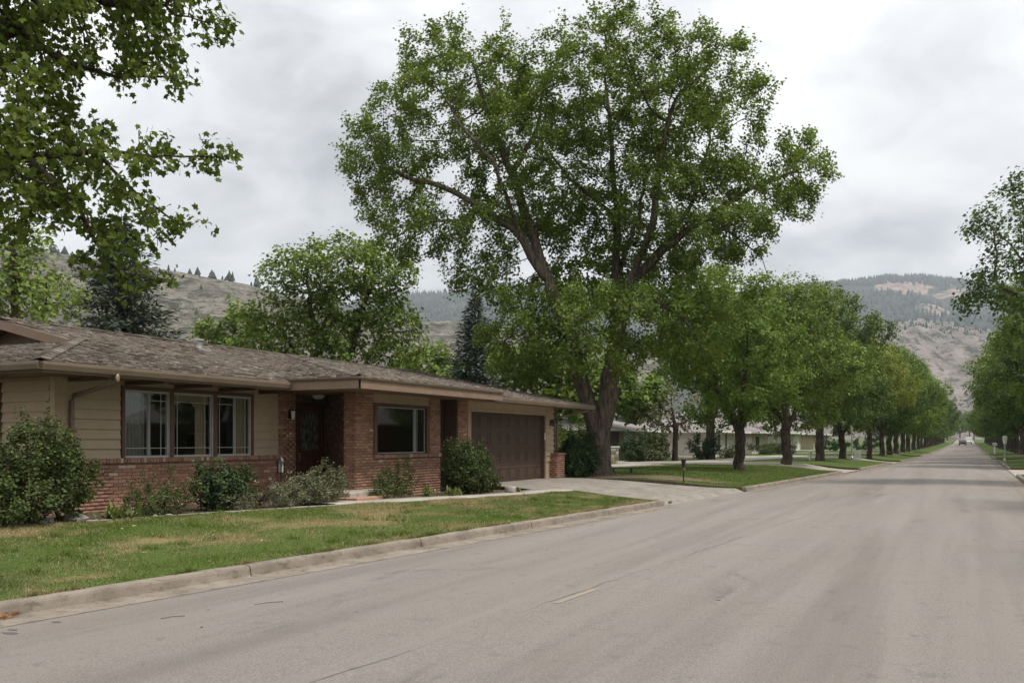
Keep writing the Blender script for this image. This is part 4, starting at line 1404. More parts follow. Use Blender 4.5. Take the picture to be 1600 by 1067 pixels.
def tree_wood(N, par, r_root, r_tip, flare=0.0, kmax=9, minr=0.0):
    n = len(N)
    cnt = np.zeros(n)
    kids = np.zeros(n, int)
    for i in range(n - 1, -1, -1):
        if kids[i] == 0: cnt[i] = 1
        if par[i] >= 0:
            cnt[par[i]] += cnt[i]; kids[par[i]] += 1
    p = math.log(r_root / r_tip) / math.log(max(2, cnt[0]))
    r = r_tip * cnt ** p
    # thickest child continues the parent
    best = np.full(n, -1)
    for i in range(1, n):
        q = par[i]
        if q >= 0 and (best[q] < 0 or cnt[i] > cnt[best[q]]): best[q] = i
    V, F = [], []
    base = 0
    zb = N[0][2]
    E = [i for i in range(n) if par[i] >= 0 and r[i] > minr]
    for k, sel in ((10, [i for i in E if r[i] > .07]), (6, [i for i in E if .025 < r[i] <= .07]), (3, [i for i in E if r[i] <= .025])):
        if not sel: continue
        sel = np.array(sel)
        P, C = N[par[sel]], N[sel]
        d = C - P
        d /= np.linalg.norm(d, axis=1)[:, None] + 1e-9
        pp_ = par[par[sel]]
        pd = np.where((pp_ >= 0)[:, None], P - N[np.maximum(pp_, 0)], d)
        pd = pd / (np.linalg.norm(pd, axis=1)[:, None] + 1e-9)
        main = best[par[sel]] == sel
        ds = np.where(main[:, None], pd + d, d)
        ds /= np.linalg.norm(ds, axis=1)[:, None] + 1e-9
        rs = np.where(main, r[par[sel]], np.minimum(r[par[sel]], r[sel] * 1.25))
        bk = best[sel]
        nd_ = np.where((bk >= 0)[:, None], N[np.maximum(bk, 0)] - C, d)
        nd_ = nd_ / (np.linalg.norm(nd_, axis=1)[:, None] + 1e-9)
        de = nd_ + d
        de /= np.linalg.norm(de, axis=1)[:, None] + 1e-9
        re_ = r[sel]
        def ring(c, dr, rr):
            ref = np.tile(np.array((.83, .55, .1)), (len(c), 1))
            a = np.cross(dr, ref); a /= np.linalg.norm(a, axis=1)[:, None] + 1e-9
            b_ = np.cross(dr, a)
            t = np.linspace(0, 2 * np.pi, k, endpoint=False)
            rr = rr[:, None] * np.ones(k)
            if flare:
                h = np.clip(c[:, 2] - zb, 0, None)[:, None]
                rr = rr * (1 + flare * np.exp(-h / .45) * (1 + .35 * np.cos(t * 3 + .6) + .25 * np.cos(t * 5))) * (1 + .05 * np.cos(t * 4 + c[:, 2:3] * .8))
            return c[:, None] + a[:, None] * (np.cos(t)[None] * rr)[..., None] + b_[:, None] * (np.sin(t)[None] * rr)[..., None]
        A, B_ = ring(P, ds, rs), ring(C, de, re_)
        Vk = np.concatenate((A, B_), 1).reshape(-1, 3)
        m_ = len(sel)
        o = base + np.arange(m_)[:, None, None] * 2 * k
        j = np.arange(k)
        f = np.stack((j, (j + 1) % k, k + (j + 1) % k, k + j), 1)[None] + o
        V.append(Vk); F.append(f.reshape(-1, 4))
        base += len(Vk)
    return np.concatenate(V), np.concatenate(F), cnt, r

def leaf_verts(pos, nrm, axis, size, shape):
    """pos (n,3); nrm, axis unit; size (n,) -> verts, faces(tri)"""
    side = np.cross(nrm, axis)
    side /= np.linalg.norm(side, axis=1)[:, None] + 1e-9
    axis = np.cross(side, nrm)
    n = len(pos)
    P = np.array(shape[0]); T = np.array(shape[1])
    V = pos[:, None] + size[:, None, None] * (P[None, :, 0:1] * side[:, None] + P[None, :, 1:2] * axis[:, None] + P[None, :, 2:3] * nrm[:, None])
    F = T[None] + (np.arange(n) * len(P))[:, None, None]
    return V.reshape(-1, 3), F.reshape(-1, 3)
KITE = ([(0, 0, 0), (-.42, .42, .10), (0, 1, -.08), (.42, .42, .10)], [(0, 3, 2), (0, 2, 1)])
OVAL = ([(0, 0, 0), (-.34, .3, .08), (-.28, .68, .05), (0, 1, -.08), (.28, .68, .05), (.34, .3, .08)], [(0, 5, 4), (0, 4, 3), (0, 3, 2), (0, 2, 1)])
MAPLE = ([(0, .0, 0), (.20, .08, .02), (.46, .10, -.03), (.33, .30, .04), (.58, .56, -.05), (.26, .60, .04), (0, 1.0, -.08), (-.26, .60, .04), (-.58, .56, -.05), (-.33, .30, .04), (-.46, .10, -.03), (-.20, .08, .02), (0, .35, 0)],
         [(12, 0, 1), (12, 1, 3), (1, 2, 3), (12, 3, 5), (3, 4, 5), (12, 5, 6), (12, 6, 7), (12, 7, 9), (7, 8, 9), (12, 9, 11), (9, 10, 11), (12, 11, 0)])
def norm_(a): return a / (np.linalg.norm(a, axis=1)[:, None] + 1e-9)
def leaves_on(N, par, cnt, kmax, per, sig, size, shape, droop=.3, up=.9, centre=None, shoot=0.0):
    sel = np.where((cnt <= kmax) & (par >= 0))[0]
    idx = np.repeat(sel, per)
    n = len(idx)
    t = rng.uniform(-.2, 1.1, n)[:, None]
    d = N[idx] - N[par[idx]]
    pos = N[par[idx]] + d * t + rng.normal(0, sig, (n, 3))
    pos[:, 2] += shoot * rng.uniform(0, 1, n) ** 2
    nrm = rng.normal(0, .55, (n, 3)) + np.array((0, 0, up))
    out = pos - (centre if centre is not None else N.mean(0))
    nrm = norm_(nrm + .5 * norm_(out))
    ax = norm_(rng.normal(0, .7, (n, 3)) + norm_(d) * .6 + norm_(out) * .4 - np.array((0, 0, droop)))
    s = size * rng.uniform(.6, 1.3, n)
    V, F = leaf_verts(pos, nrm, ax, s, shape)
    # neighbouring leaves of one spray share a tone
    tone = rng.uniform(0, 1, len(N))[idx] * .55 + rng.uniform(0, 1, n) * .45
    return V, F, np.repeat(tone, len(shape[1]))

def ell_points(blobs, n, surf=.55):
    """points in a union of ellipsoids (centre, radii), more of them near the skin"""
    vol = np.array([b[1][0] * b[1][1] * b[1][2] for b in blobs]) ** .75
    ch = rng.choice(len(blobs), n, p=vol / vol.sum())
    u = norm_(rng.normal(0, 1, (n, 3)))
    rr = np.where(rng.uniform(0, 1, n) < surf, rng.uniform(.72, 1.0, n), rng.uniform(0.15, 1, n) ** (1 / 2.2))
    c = np.array([b[0] for b in blobs])[ch]
    a = np.array([b[1] for b in blobs])[ch]
    return c + u * rr[:, None] * a
def clump(att, n_cl, keep, rad):
    """thin the attractors into clumps so that gaps open between them"""
    c = att[rng.choice(len(att), n_cl, replace=False)]
    d = np.linalg.norm(att[:, None] - c[None], axis=2).min(1)
    return att[(d < rad) | (rng.uniform(0, 1, len(att)) < keep)]

def tufts(pool, dmin, n_max, per, rad, flat=.8, shoot=0.0):
    """attractors gathered in leafy tufts set apart from one another"""
    keep = []
    for p in pool:
        if len(keep) >= n_max: break
        if not keep or np.min(np.linalg.norm(np.array(keep) - p, axis=1)) > dmin: keep.append(p)
    C = np.repeat(np.array(keep), per, 0)
    u = rng.normal(0, 1, C.shape)
    u /= np.linalg.norm(u, axis=1)[:, None]
    q = u * (rng.uniform(.3, 1, len(C)) ** .5 * rad * np.repeat(rng.uniform(.75, 1.3, len(keep)), per))[:, None]
    q[:, 2] *= flat
    if shoot:
        k = rng.uniform(0, 1, len(C)) < .16
        q[k, 2] += rng.uniform(.2, 1, k.sum()) * shoot
    return C + q
def poly_seed(lines, step):
    """seed skeleton from polylines; each: (attach index or None, points)"""
    N, par, mark = [], [], {}
    for key, att_, pts in lines:
        last = None if att_ is None else mark[att_[0]][att_[1]]
        ids = []
        prevp = None if last is None else N[last]
        for p in pts:
            p = np.array(p, float)
            if last is None:
                N.append(p); par.append(-1); last = 0; ids.append(0); prevp = p
                continue
            n = max(1, int(np.linalg.norm(p - prevp) / step))
            a = prevp
            for i in range(1, n + 1):
                q = a + (p - a) * i / n
                if i < n: q = q + rng.normal(0, step * .07, 3)
                N.append(q); par.append(last); last = len(N) - 1
            ids.append(last); prevp = p
        mark[key] = ids
    return N, par

# big cottonwood beside the garage ------------------------------------
BZ = 33.7
TB = at(934, 744, BZ); TB[2] = 0.34
def bt(px, py, dd=0.0):
    return at(px, py, BZ + dd)
K = FOC / BZ
def eb(px, py, rx, ry, dd, rd):
    c = bt(px, py, dd)
    return (c, (rx, ry, rd))
def ell_cam(bl, n, surf=.5):
    """ellipsoids given in the camera-facing frame (right, depth, up)"""
    vol = np.array([rx * ry * rd for _, (rx, ry, rd) in bl]) ** .7
    ch = rng.choice(len(bl), n, p=vol / vol.sum())
    u = norm_(rng.normal(0, 1, (n, 3)))
    rr = np.where(rng.uniform(0, 1, n) < surf, rng.uniform(.75, 1.0, n), rng.uniform(0.05, 1, n) ** (1 / 2.4))
    c = np.array([b[0] for b in bl])[ch]
    a = np.array([b[1] for b in bl])[ch]
    w = u * rr[:, None]
    return c + RT * (w[:, :1] * a[:, :1]) + UP * (w[:, 1:2] * a[:, 1:2]) + FW * (w[:, 2:3] * a[:, 2:3])
def px(v): return v / K
big_bl = [eb(1060, 470, px(40), px(40), 1, 2), eb(715, 158, px(120), px(108), 0.5, 3.6), eb(605, 255, px(70), px(85), 0, 2.6), eb(640, 350, px(68), px(58), -.5, 2.4),
          eb(800, 140, px(55), px(60), 2, 3), eb(965, 132, px(155), px(92), 0, 4.2), eb(1090, 190, px(105), px(125), 0, 4), eb(1195, 295, px(88), px(72), 0, 3.0),
          eb(1120, 375, px(85), px(45), -1, 2.6), eb(840, 270, px(120), px(110), 1.5, 4.5), eb(1030, 330, px(130), px(105), 1, 4.5), eb(930, 520, px(105), px(68), -2, 2.6),
          eb(820, 520, px(70), px(80), 0, 3), eb(1010, 510, px(80), px(65), -1, 3), eb(745, 400, px(60), px(75), 0, 2.6), eb(930, 430, px(100), px(60), 2.5, 3), eb(1080, 520, px(55), px(70), .5, 2.5), eb(1255, 262, px(40), px(48), 0, 1.6), eb(565, 245, px(38), px(40), 0, 1.6)]
att = np.concatenate((tufts(ell_cam(big_bl, 5200, .70), .90, 540, 12, .47, .8, .55), ell_cam(big_bl, 1100, .6)))
lines = [
    ('L', None, [TB + RT * .02, bt(934, 690), bt(917, 622), bt(903, 580, -.2), bt(893, 530, -.3), bt(862, 455, -.4)]),
    ('L1', ('L', -1), [bt(815, 370, -.6), bt(752, 322, -.8), bt(690, 292, -1), bt(630, 275, -1)]),
    ('L2', ('L', -1), [bt(838, 385, .2), bt(800, 270, .6), bt(760, 170, .8), bt(735, 90, .5)]),
    ('L3', ('L2', 1), [bt(840, 200, 1.6), bt(850, 120, 2)]),
    ('L4', ('L1', 1), [bt(720, 345, -1.5), bt(660, 345, -2), bt(620, 370, -2)]),
    ('L5', ('L1', 0), [bt(770, 250, -2), bt(715, 190, -2.4)]),
    ('R', ('L', 1), [bt(945, 650, -.1), bt(952, 610, -.2), bt(958, 570, -.2), bt(968, 500, 0), bt(985, 440, .2)]),
    ('R1', ('R', 3), [bt(962, 440, 1.0), bt(964, 340, 1.2), bt(955, 220, 1.2), bt(945, 120, 1)]),
    ('R2', ('R', -1), [bt(1040, 385, -.2), bt(1105, 340, -.4), bt(1170, 295, -.4), bt(1235, 270, -.4)]),
    ('R3', ('R', -1), [bt(1020, 350, -1), bt(1028, 270, -1.2), bt(1050, 170, -1)]),
    ('R4', ('R1', 1), [bt(890, 280, 2), bt(860, 240, 2.2)]),
    ('R5', ('R2', 0), [bt(1080, 320, 1.5), bt(1110, 220, 2)]),
    ('R6', ('R', 4), [bt(1025, 470, -1.6), bt(1070, 500, -2), bt(1095, 540, -2)]),
    ('R7', ('R1', 0), [bt(1000, 330, 2.6), bt(1020, 230, 3)]),
    ('L6', ('L', 4), [bt(850, 500, -1.2), bt(815, 505, -1.5)]),
    ('R8', ('R2', 1), [bt(1150, 370, -1.6), bt(1190, 400, -1.8), bt(1205, 450, -1.8)]),
]
sN, sP = poly_seed(lines, .42)
N, par = colonize(att, sN, sP, .34, 3.0, .30, 70)
bigt = empty('cottonwood_tree', tuple(TB))
tag(bigt, 'huge spreading two-stemmed shade tree beside the garage', 'tree')
def tree_parts(root, N, par, r_root, r_tip, flare, bark, leafspec, leafmat, origin, minr=0.0):
    V, F, cnt, r = tree_wood(N - origin, par, r_root, r_tip, flare, minr=minr)
    t = link('trunk', np_mesh('trunk', V, F, smooth=True), bark, root)
    V, F, Rn = leaves_on(N - origin, par, cnt, *leafspec)
    c = link('crown', np_mesh('crown', V, F, Rn), leafmat, root)
    return t, c
V_, F_, cnt_, r_ = tree_wood(N - TB, par, .47, .0065, .30)
# stems stay stout below the fork
link('trunk', np_mesh('trunk', V_, F_, smooth=True), 'bark', bigt)
V_, F_, Rn_ = leaves_on(N - TB, par, cnt_, 3, 44, .125, .112, KITE, .25, .8, np.array((0, 0, 9.0)), .14)
link('crown', np_mesh('crown', V_, F_, Rn_), 'leaf_big', bigt)

# street tree variants --------------------------------------------------
def street_variant(h, w, trunk_h, seed, fork=3, flat=1.0):
    blobs = []
    r0 = np.random.default_rng(seed)
    cz = (h + trunk_h) / 2 + .3
    for i in range(16):
        t = r0.uniform(0, 1)
        zz = trunk_h + 0.6 + t * (h - trunk_h - 1.6)
        prof = (math.sin(math.pi * min(1, t * .82 + .16)) ** .7)
        a = r0.uniform(0, 2 * math.pi)
        rad = w / 2 * prof * r0.uniform(.45, .75)
        s = w * r0.uniform(.16, .24)
        blobs.append((np.array((math.cos(a) * rad, math.sin(a) * rad, zz)), (s, s, s * r0.uniform(.55, .8))))
    blobs.append((np.array((0, 0, cz + .5)), (w * .3, w * .3, (h - trunk_h) * .38)))
    att = tufts(ell_points(blobs, 2600, .7), .92, 200, 11, .52, .62)
    sN = [np.array((0, 0, 0.0))]; sP = [-1]
    zt = trunk_h * .78
    for i in range(1, 6):
        sN.append(np.array((r0.normal(0, .04), r0.normal(0, .04), zt * i / 5))); sP.append(i - 1)
    for f in range(fork):
        a = 2 * math.pi * f / fork + r0.uniform(-.4, .4)
        last = 5
        for i in range(1, 5):
            sN.append(np.array((math.cos(a) * (.40 + .1 * r0.uniform(-1, 1)) * i, math.sin(a) * .42 * i, zt + (.50 + .08 * i) * i))); sP.append(last); last = len(sN) - 1
    N, par = colonize(att, sN, sP, .42, 3.2, .45, 50)
    V, F, cnt, r = tree_wood(N, par, .26, .009, .22, minr=.010)
    tr = np_mesh('trunk', V, F, smooth=True)
    tr.materials.append(MAT['bark_dark'])
    V, F, Rn = leaves_on(N, par, cnt, 4, 42, .155, .152, KITE, .5, .65, np.array((0, 0, cz)))
    cr = np_mesh('crown', V, F, Rn)
    return tr, cr
variants = [street_variant(10.8, 10.5, 2.5, 11, 3), street_variant(10.2, 9.4, 2.6, 23, 4), street_variant(11.4, 9.6, 2.8, 37, 3), street_variant(9.2, 8.2, 2.3, 51, 3)]
def street_tree(x, y, z, v, s, rot, mat, label, group, name='street_tree', sz=None):
    root = empty(name, (x, y, z), rot)
    root.scale = (s * random.uniform(.9, 1.05), s * random.uniform(.9, 1.05), (sz or s) * random.uniform(.97, 1.12))
    tag(root, label, 'tree', group)
    tr, cr = variants[v]
    link('trunk', tr, None, root)
    c = bpy.data.objects.new('crown', cr)
    COL.objects.link(c)
    c.parent = root
    if not cr.materials: cr.materials.append(MAT[mat])
    c.material_slots[0].link = 'OBJECT'
    c.material_slots[0].material = MAT[mat]
    return root
ORD = ['first', 'second', 'third', 'fourth', 'fifth', 'sixth', 'seventh', 'eighth', 'ninth', 'tenth', 'eleventh', 'twelfth', 'thirteenth', 'fourteenth', 'fifteenth', 'sixteenth', 'seventeenth', 'eighteenth', 'nineteenth', 'twentieth', 'twenty-first', 'twenty-second', 'twenty-third', 'twenty-fourth', 'twenty-fifth', 'twenty-sixth', 'twenty-seventh', 'twenty-eighth', 'twenty-ninth', 'thirtieth']
left_row = [(-8.7, 41.0, 3, .95, 'leaf_street'), (-8.3, 51.0, 1, 1.02, 'leaf_bright'), (-7.9, 61.8, 2, .97, 'leaf_street_dark'), (-7.3, 69.4, 0, .88, 'leaf_street_dark'),
            (-5.9, 75.3, 2, .80, 'leaf_yellow'), (-5.8, 87.0, 1, .88, 'leaf_street_dark'), (-5.6, 94.5, 3, 1.05, 'leaf_street'), (-5.5, 104, 2, 1.0, 'leaf_street_dark'), (-5.4, 116, 0, 1.0, 'leaf_street')]
yy_ = 127.0
k_ = 0
while yy_ < 330:
    left_row.append((float(kl(yy_)) - 2.6, yy_, (k_ * 7 + 1) % 4, random.uniform(.9, 1.12), ('leaf_street', 'leaf_street_dark', 'leaf_street_dark')[k_ % 3]))
    yy_ += random.uniform(10.5, 14); k_ += 1
for i, (x, y, v, s, mt_) in enumerate(left_row):
    z = float(lawn_z(x, y)) - .02
    street_tree(x, y, z, v, s, random.uniform(0, 6.28), mt_, f'{ORD[i]} broad street tree past the driveway in the left kerb row' + (', yellow-green crown' if mt_ == 'leaf_yellow' else ''), 'street trees along the left kerb')
right_row = [(6.2, 75.0, 0, 1.12, 'leaf_street_dark'), (7.0, 64.5, 1, 1.15, 'leaf_street'), (6.6, 84.0, 2, 1.1, 'leaf_street'), (6.6, 94, 0, 1.1, 'leaf_street_dark')]
yy_ = 105.0
k_ = 0
while yy_ < 330:
    right_row.append((float(kr(yy_)) + 2.9, yy_, (k_ * 3 + 2) % 4, random.uniform(.98, 1.15), ('leaf_street', 'leaf_street_dark')[k_ % 2]))
    yy_ += random.uniform(10.5, 14); k_ += 1
right_row.sort(key=lambda a: a[1])
for i, (x, y, v, s, mt_) in enumerate(right_row):
    z = float(lawn_zr(x, y)) - .02
    street_tree(x, y, z, v, s, random.uniform(0, 6.28), mt_, f'{ORD[i]} street tree beyond the right-hand driveway in the right kerb row', 'street trees along the right kerb')

for i, (x, y, v, s, mt_, lab) in enumerate([(9.5, 26.5, 0, 1.0, 'leaf_street', 'nearest tree across the street from the house, mirrored in the windows'), (9.0, 15.0, 1, 1.0, 'leaf_street_dark', 'tree across the street opposite the front door'), (12.0, 41.0, 2, 1.0, 'leaf_street', 'tree set back across the street beside the right-hand driveway'), (14.0, 49.0, 3, 1.2, 'leaf_street_dark', 'garden tree across the street behind the kerb trees')]):
    street_tree(x, y, float(lawn_zr(x, y)) - .02, v, s, random.uniform(0, 6.28), mt_, lab, 'trees across the street')
# tall tree at the right edge: branches reach into the picture -----------
def custom_tree(name, base, blobs_fn, seeds, natt, step, dk, r_root, r_tip, leafspec, leafmat, bark, label, cat='tree', iters=60, flare=.4, group=None):
    root = empty(name, tuple(base))
    tag(root, label, cat, group)
    att = blobs_fn(natt)
    sN, sP = poly_seed(seeds, step * 1.15)
    N, par = colonize(att, sN, sP, step, 3.5, dk, iters)
    tree_parts(root, N, par, r_root, r_tip, flare, bark, leafspec, leafmat, base)
    return root
RZ = 34.0
rb = np.array((7.2, 37.5, .28))
def rt_(px_, py_, dd=0): return at(px_, py_ + 26, RZ + dd)
K2 = FOC / RZ
r_bl = [(rt_(1590, 340, 0), (2.0, 1.3, 2.2)), (rt_(1565, 430, 0), (1.45, 1.15, 2)), (rt_(1690, 360, 1), (2.6, 2.6, 2.6)), (rt_(1640, 280, 1), (2.2, 1.4, 2.2)), (rt_(1770, 420, 0), (3, 3, 3)), (rt_(1730, 270, 0), (2.4, 2.2, 2.4)), (rt_(1520, 418, 0), (.75, .38, .8))]
custom_tree('street_tree', rb, lambda n: tufts(ell_cam(r_bl, n, .7), .85, 130, 12, .5, .75, .4),
            [('t', None, [rb, rb + np.array((0, 0, 2)), rb + np.array((-.2, .1, 3.6))]), ('a', ('t', -1), [rt_(1680, 430), rt_(1620, 400)]), ('b', ('t', -1), [rt_(1720, 380), rt_(1690, 320)]), ('c', ('a', 0), [rt_(1600, 440, -.5), rt_(1560, 420, -.5)])],
            1300, .33, .33, .33, .008, (4, 20, .16, .145, KITE, .3, .8), 'leaf_street_dark', 'bark_dark', 'dark leafy tree reaching in at the right edge, high above the street', group='street trees along the right kerb')

# near tree: leafy boughs hang into the upper left -----------------------
nb = np.array((-11.6, 3.9, .36))
def nt_(px_, py_, d): return at(px_, py_, d)
n_bl = []
def nblob(px_, py_, rx, ry, d, rd):
    k = FOC / d
    n_bl.append((nt_(px_, py_, d), (rx / k, ry / k, rd)))
nblob(90, 40, 200, 95, 9.0, 1.1); nblob(320, 14, 55, 24, 9.2, .35); nblob(295, 112, 50, 24, 9.0, .3); nblob(310, 242, 45, 18, 8.8, .25); nblob(250, 10, 120, 45, 9.2, .7); nblob(60, 170, 130, 80, 8.8, 1.0); nblob(240, 110, 85, 38, 9.0, .5)
nblob(90, 270, 150, 75, 8.6, .9); nblob(250, 245, 90, 26, 8.8, .4); nblob(170, 330, 110, 55, 8.8, .7); nblob(200, 410, 75, 60, 9.0, .5); nblob(270, 345, 45, 22, 8.9, .3)
nblob(-60, 150, 150, 260, 8.8, 1.3); nblob(100, -140, 260, 130, 9.2, 1.6); nblob(40, 330, 60, 45, 8.7, .6); nblob(-300, -150, 300, 300, 8.5, 2)
n_seeds = [('t', None, [nb, nb + np.array((.05, .05, 1.6)), nb + np.array((.1, .2, 2.8))]),
           ('a', ('t', -1), [nt_(-230, 300, 8.8), nt_(-80, 260, 8.8), nt_(40, 245, 8.7), nt_(150, 235, 8.7), nt_(240, 245, 8.8)]),
           ('b', ('a', 2), [nt_(120, 320, 8.6), nt_(150, 380, 8.9), nt_(190, 430, 9)]),
           ('c', ('a', 0), [nt_(-120, 120, 8.8), nt_(20, 40, 9), nt_(140, 0, 9.1), nt_(260, 10, 9.2)]),
           ('d', ('c', 1), [nt_(90, 90, 8.8), nt_(180, 120, 8.9), nt_(270, 120, 9)]),
           ('e', ('t', -1), [nt_(-330, -20, 8.6), nt_(-330, -250, 8.6)]), ('f', ('a', 3), [nt_(210, 300, 8.8), nt_(270, 345, 8.9)])]
custom_tree('maple_tree', nb, lambda n: tufts(ell_cam(n_bl, n, .4), .215, 700, 12, .175, .8), n_seeds, 6000, .13, .125, .16, .0036, (4, 9, .052, .066, MAPLE, .45, .45), 'leaf_near', 'bark_dark', 'near maple boughs hanging over the roof at the upper left', iters=70)

# trees behind the house -----------------------------------------------------
def back_tree(name, px_, base_d, blobs, label, leafmat, natt, size, spread=(4, 16, .2), r_root=.28, fork=None, group=None, shape=KITE):
    base = at(px_, 688, base_d); base[2] = .3
    bl = []
    for (bx, by, rx, ry) in blobs:
        k = FOC / base_d
        bl.append((at(bx, by, base_d + rng.normal(0, .5)), (rx / k, ry / k, (rx + ry) / 2 / k * 1.1)))
    seeds = [('t', None, [base, base + UP * 1.4, base + UP * 2.4])]
    for i, (bx, by, rx, ry) in enumerate(fork or blobs[:4]):
        seeds.append((str(i), ('t', -1), [(base + UP * 2.4) * .5 + at(bx, by, base_d) * .5 - UP * .3, at(bx, by + ry * .3, base_d)]))
    return custom_tree(name, base, lambda n: tufts(ell_cam(bl, n * 3, .65), .78, n // 6, 9, .48, .7, .4), seeds, natt, .40, .38, r_root, .011, (*spread, size, shape, .35, .75), leafmat, 'bark_dark', label, group=group)
back_tree('shade_tree', 515, 43, [(480, 430, 75, 45), (580, 430, 70, 45), (440, 500, 60, 42), (600, 505, 58, 50), (530, 480, 80, 60), (420, 550, 50, 28), (545, 410, 70, 32), (625, 550, 40, 30), (510, 560, 80, 25)],
          'round bright green tree with spreading limbs behind the roof ridge', 'leaf_bright', 1700, .19, (4, 20, .19), .24)
back_tree('shade_tree', 30, 30, [(30, 440, 70, 60), (-40, 420, 80, 90), (70, 470, 45, 35), (20, 380, 50, 40)],
          'bright green tree at the far left behind the roof gable', 'leaf_bright', 800, .17, (4, 18, .18), .22)
back_tree('leafy_tree', 850, 46, [(860, 570, 55, 45), (800, 575, 35, 35), (900, 600, 60, 40)], 'low yellow-green tree behind the garage roof', 'leaf_bright', 420, .28)
back_tree('leafy_tree', 690, 60, [(680, 570, 40, 22), (645, 575, 35, 20), (720, 590, 40, 20)], 'small pale green tree low over the middle of the ridge', 'leaf_bright', 300, .3)
back_tree('leafy_tree', 390, 55, [(385, 520, 30, 25), (340, 525, 40, 20), (365, 500, 18, 20)], 'light green tree peeping over the ridge behind the roof vent', 'leaf_bright', 260, .3)
back_tree('leafy_tree', 885, 60, [(890, 640, 40, 40), (985, 620, 60, 40), (940, 600, 50, 45)], 'hazy green tree seen between the two big trunks and the eave', 'leaf_street', 420, .32)
back_tree('leafy_tree', 1110, 62, [(1110, 470, 60, 60), (1160, 520, 60, 60), (1060, 560, 60, 50), (1130, 590, 55, 45)], 'yellow-green tree filling the gap right of the big crown', 'leaf_bright', 800, .25, (4, 16, .24))
back_tree('leafy_tree', 1280, 95, [(1250, 600, 60, 50), (1290, 560, 50, 60)], 'dark tree behind the second street tree', 'leaf_street_dark', 420, .34, (4, 14, .3))
# small thin tree before the neighbour's house
back_tree('garden_tree', 1055, 58, [(1030, 655, 35, 28), (1070, 650, 30, 26), (1050, 630, 28, 20), (1085, 640, 20, 26)], 'small open grey-green tree before the cream house', 'leaf_grey', 330, .24, (3, 6, .22), .16)

# conifers -------------------------------------------------------------------
def spruce(name, base, h, rad, mat, label, seed):
    r0 = np.random.default_rng(seed)
    root = empty(name, tuple(base))
    tag(root, label, 'tree')
    MB().tube([(0, 0, 0), (0, 0, h * .5), (0, 0, h)], [.20, .12, .01], 8).obj('trunk', 'bark_dark', root)
    pos, nr, ax, sz, tone = [], [], [], [], []
    nw = int(h / .14)
    for i in range(nw):
        z = .5 + (h - .6) * i / nw
        f = 1 - z / h
        Rr = rad * (f ** .8) * r0.uniform(.7, 1.12)
        for j in range(r0.integers(7, 11)):
            a = r0.uniform(0, 2 * math.pi)
            d = np.array((math.cos(a), math.sin(a), 0))
            side = np.array((-d[1], d[0], 0))
            L = Rr * r0.uniform(.75, 1.15)
            n = max(3, int(L / .10))
            tn = r0.uniform(0, 1)
            for k in range(n):
                t = (k + .4) / n
                zz = z - .32 * L * t + .30 * L * t * t * (1.3 - f * .4)
                for sgn in (-1, 1):
                    w = (1 - t) * L * .30 + .05
                    q = d * L * t + side * sgn * w * r0.uniform(.05, .9) + UP * (zz + r0.normal(0, .03) - .05 * w)
                    pos.append(q)
                    ax.append(d * .8 + side * sgn * .7 + UP * r0.uniform(-.45, .15))
                    nr.append(UP + r0.normal(0, .4, 3))
                    sz.append(r0.uniform(.22, .40)); tone.append(tn * .6 + r0.uniform(0, .4))
    NEED = ([(0, 0, 0), (-.14, .35, 0), (0, 1, -.06), (.14, .35, 0)], [(0, 3, 2), (0, 2, 1)])
    V, F = leaf_verts(np.array(pos), norm_(np.array(nr)), norm_(np.array(ax)), np.array(sz), NEED)
    link('crown', np_mesh('crown', V, F, np.repeat(tone, 2)), mat, root)
    return root
b_ = at(190, 688, 38); b_[2] = .3
spruce('spruce_tree', b_, 11.0, 5.2, 'needle', 'dark spruce behind the left roof ridge', 3)
b_ = at(742, 688, 48); b_[2] = .3
spruce('spruce_tree', b_, 9.3, 3.4, 'needle_blue', 'bluish spruce rising behind the ridge left of the big tree', 5)
b_ = at(985, 688, 95); b_[2] = .3
spruce('spruce_tree', b_, 10, 2.6, 'needle', 'far spruce behind the cream neighbouring house', 8)

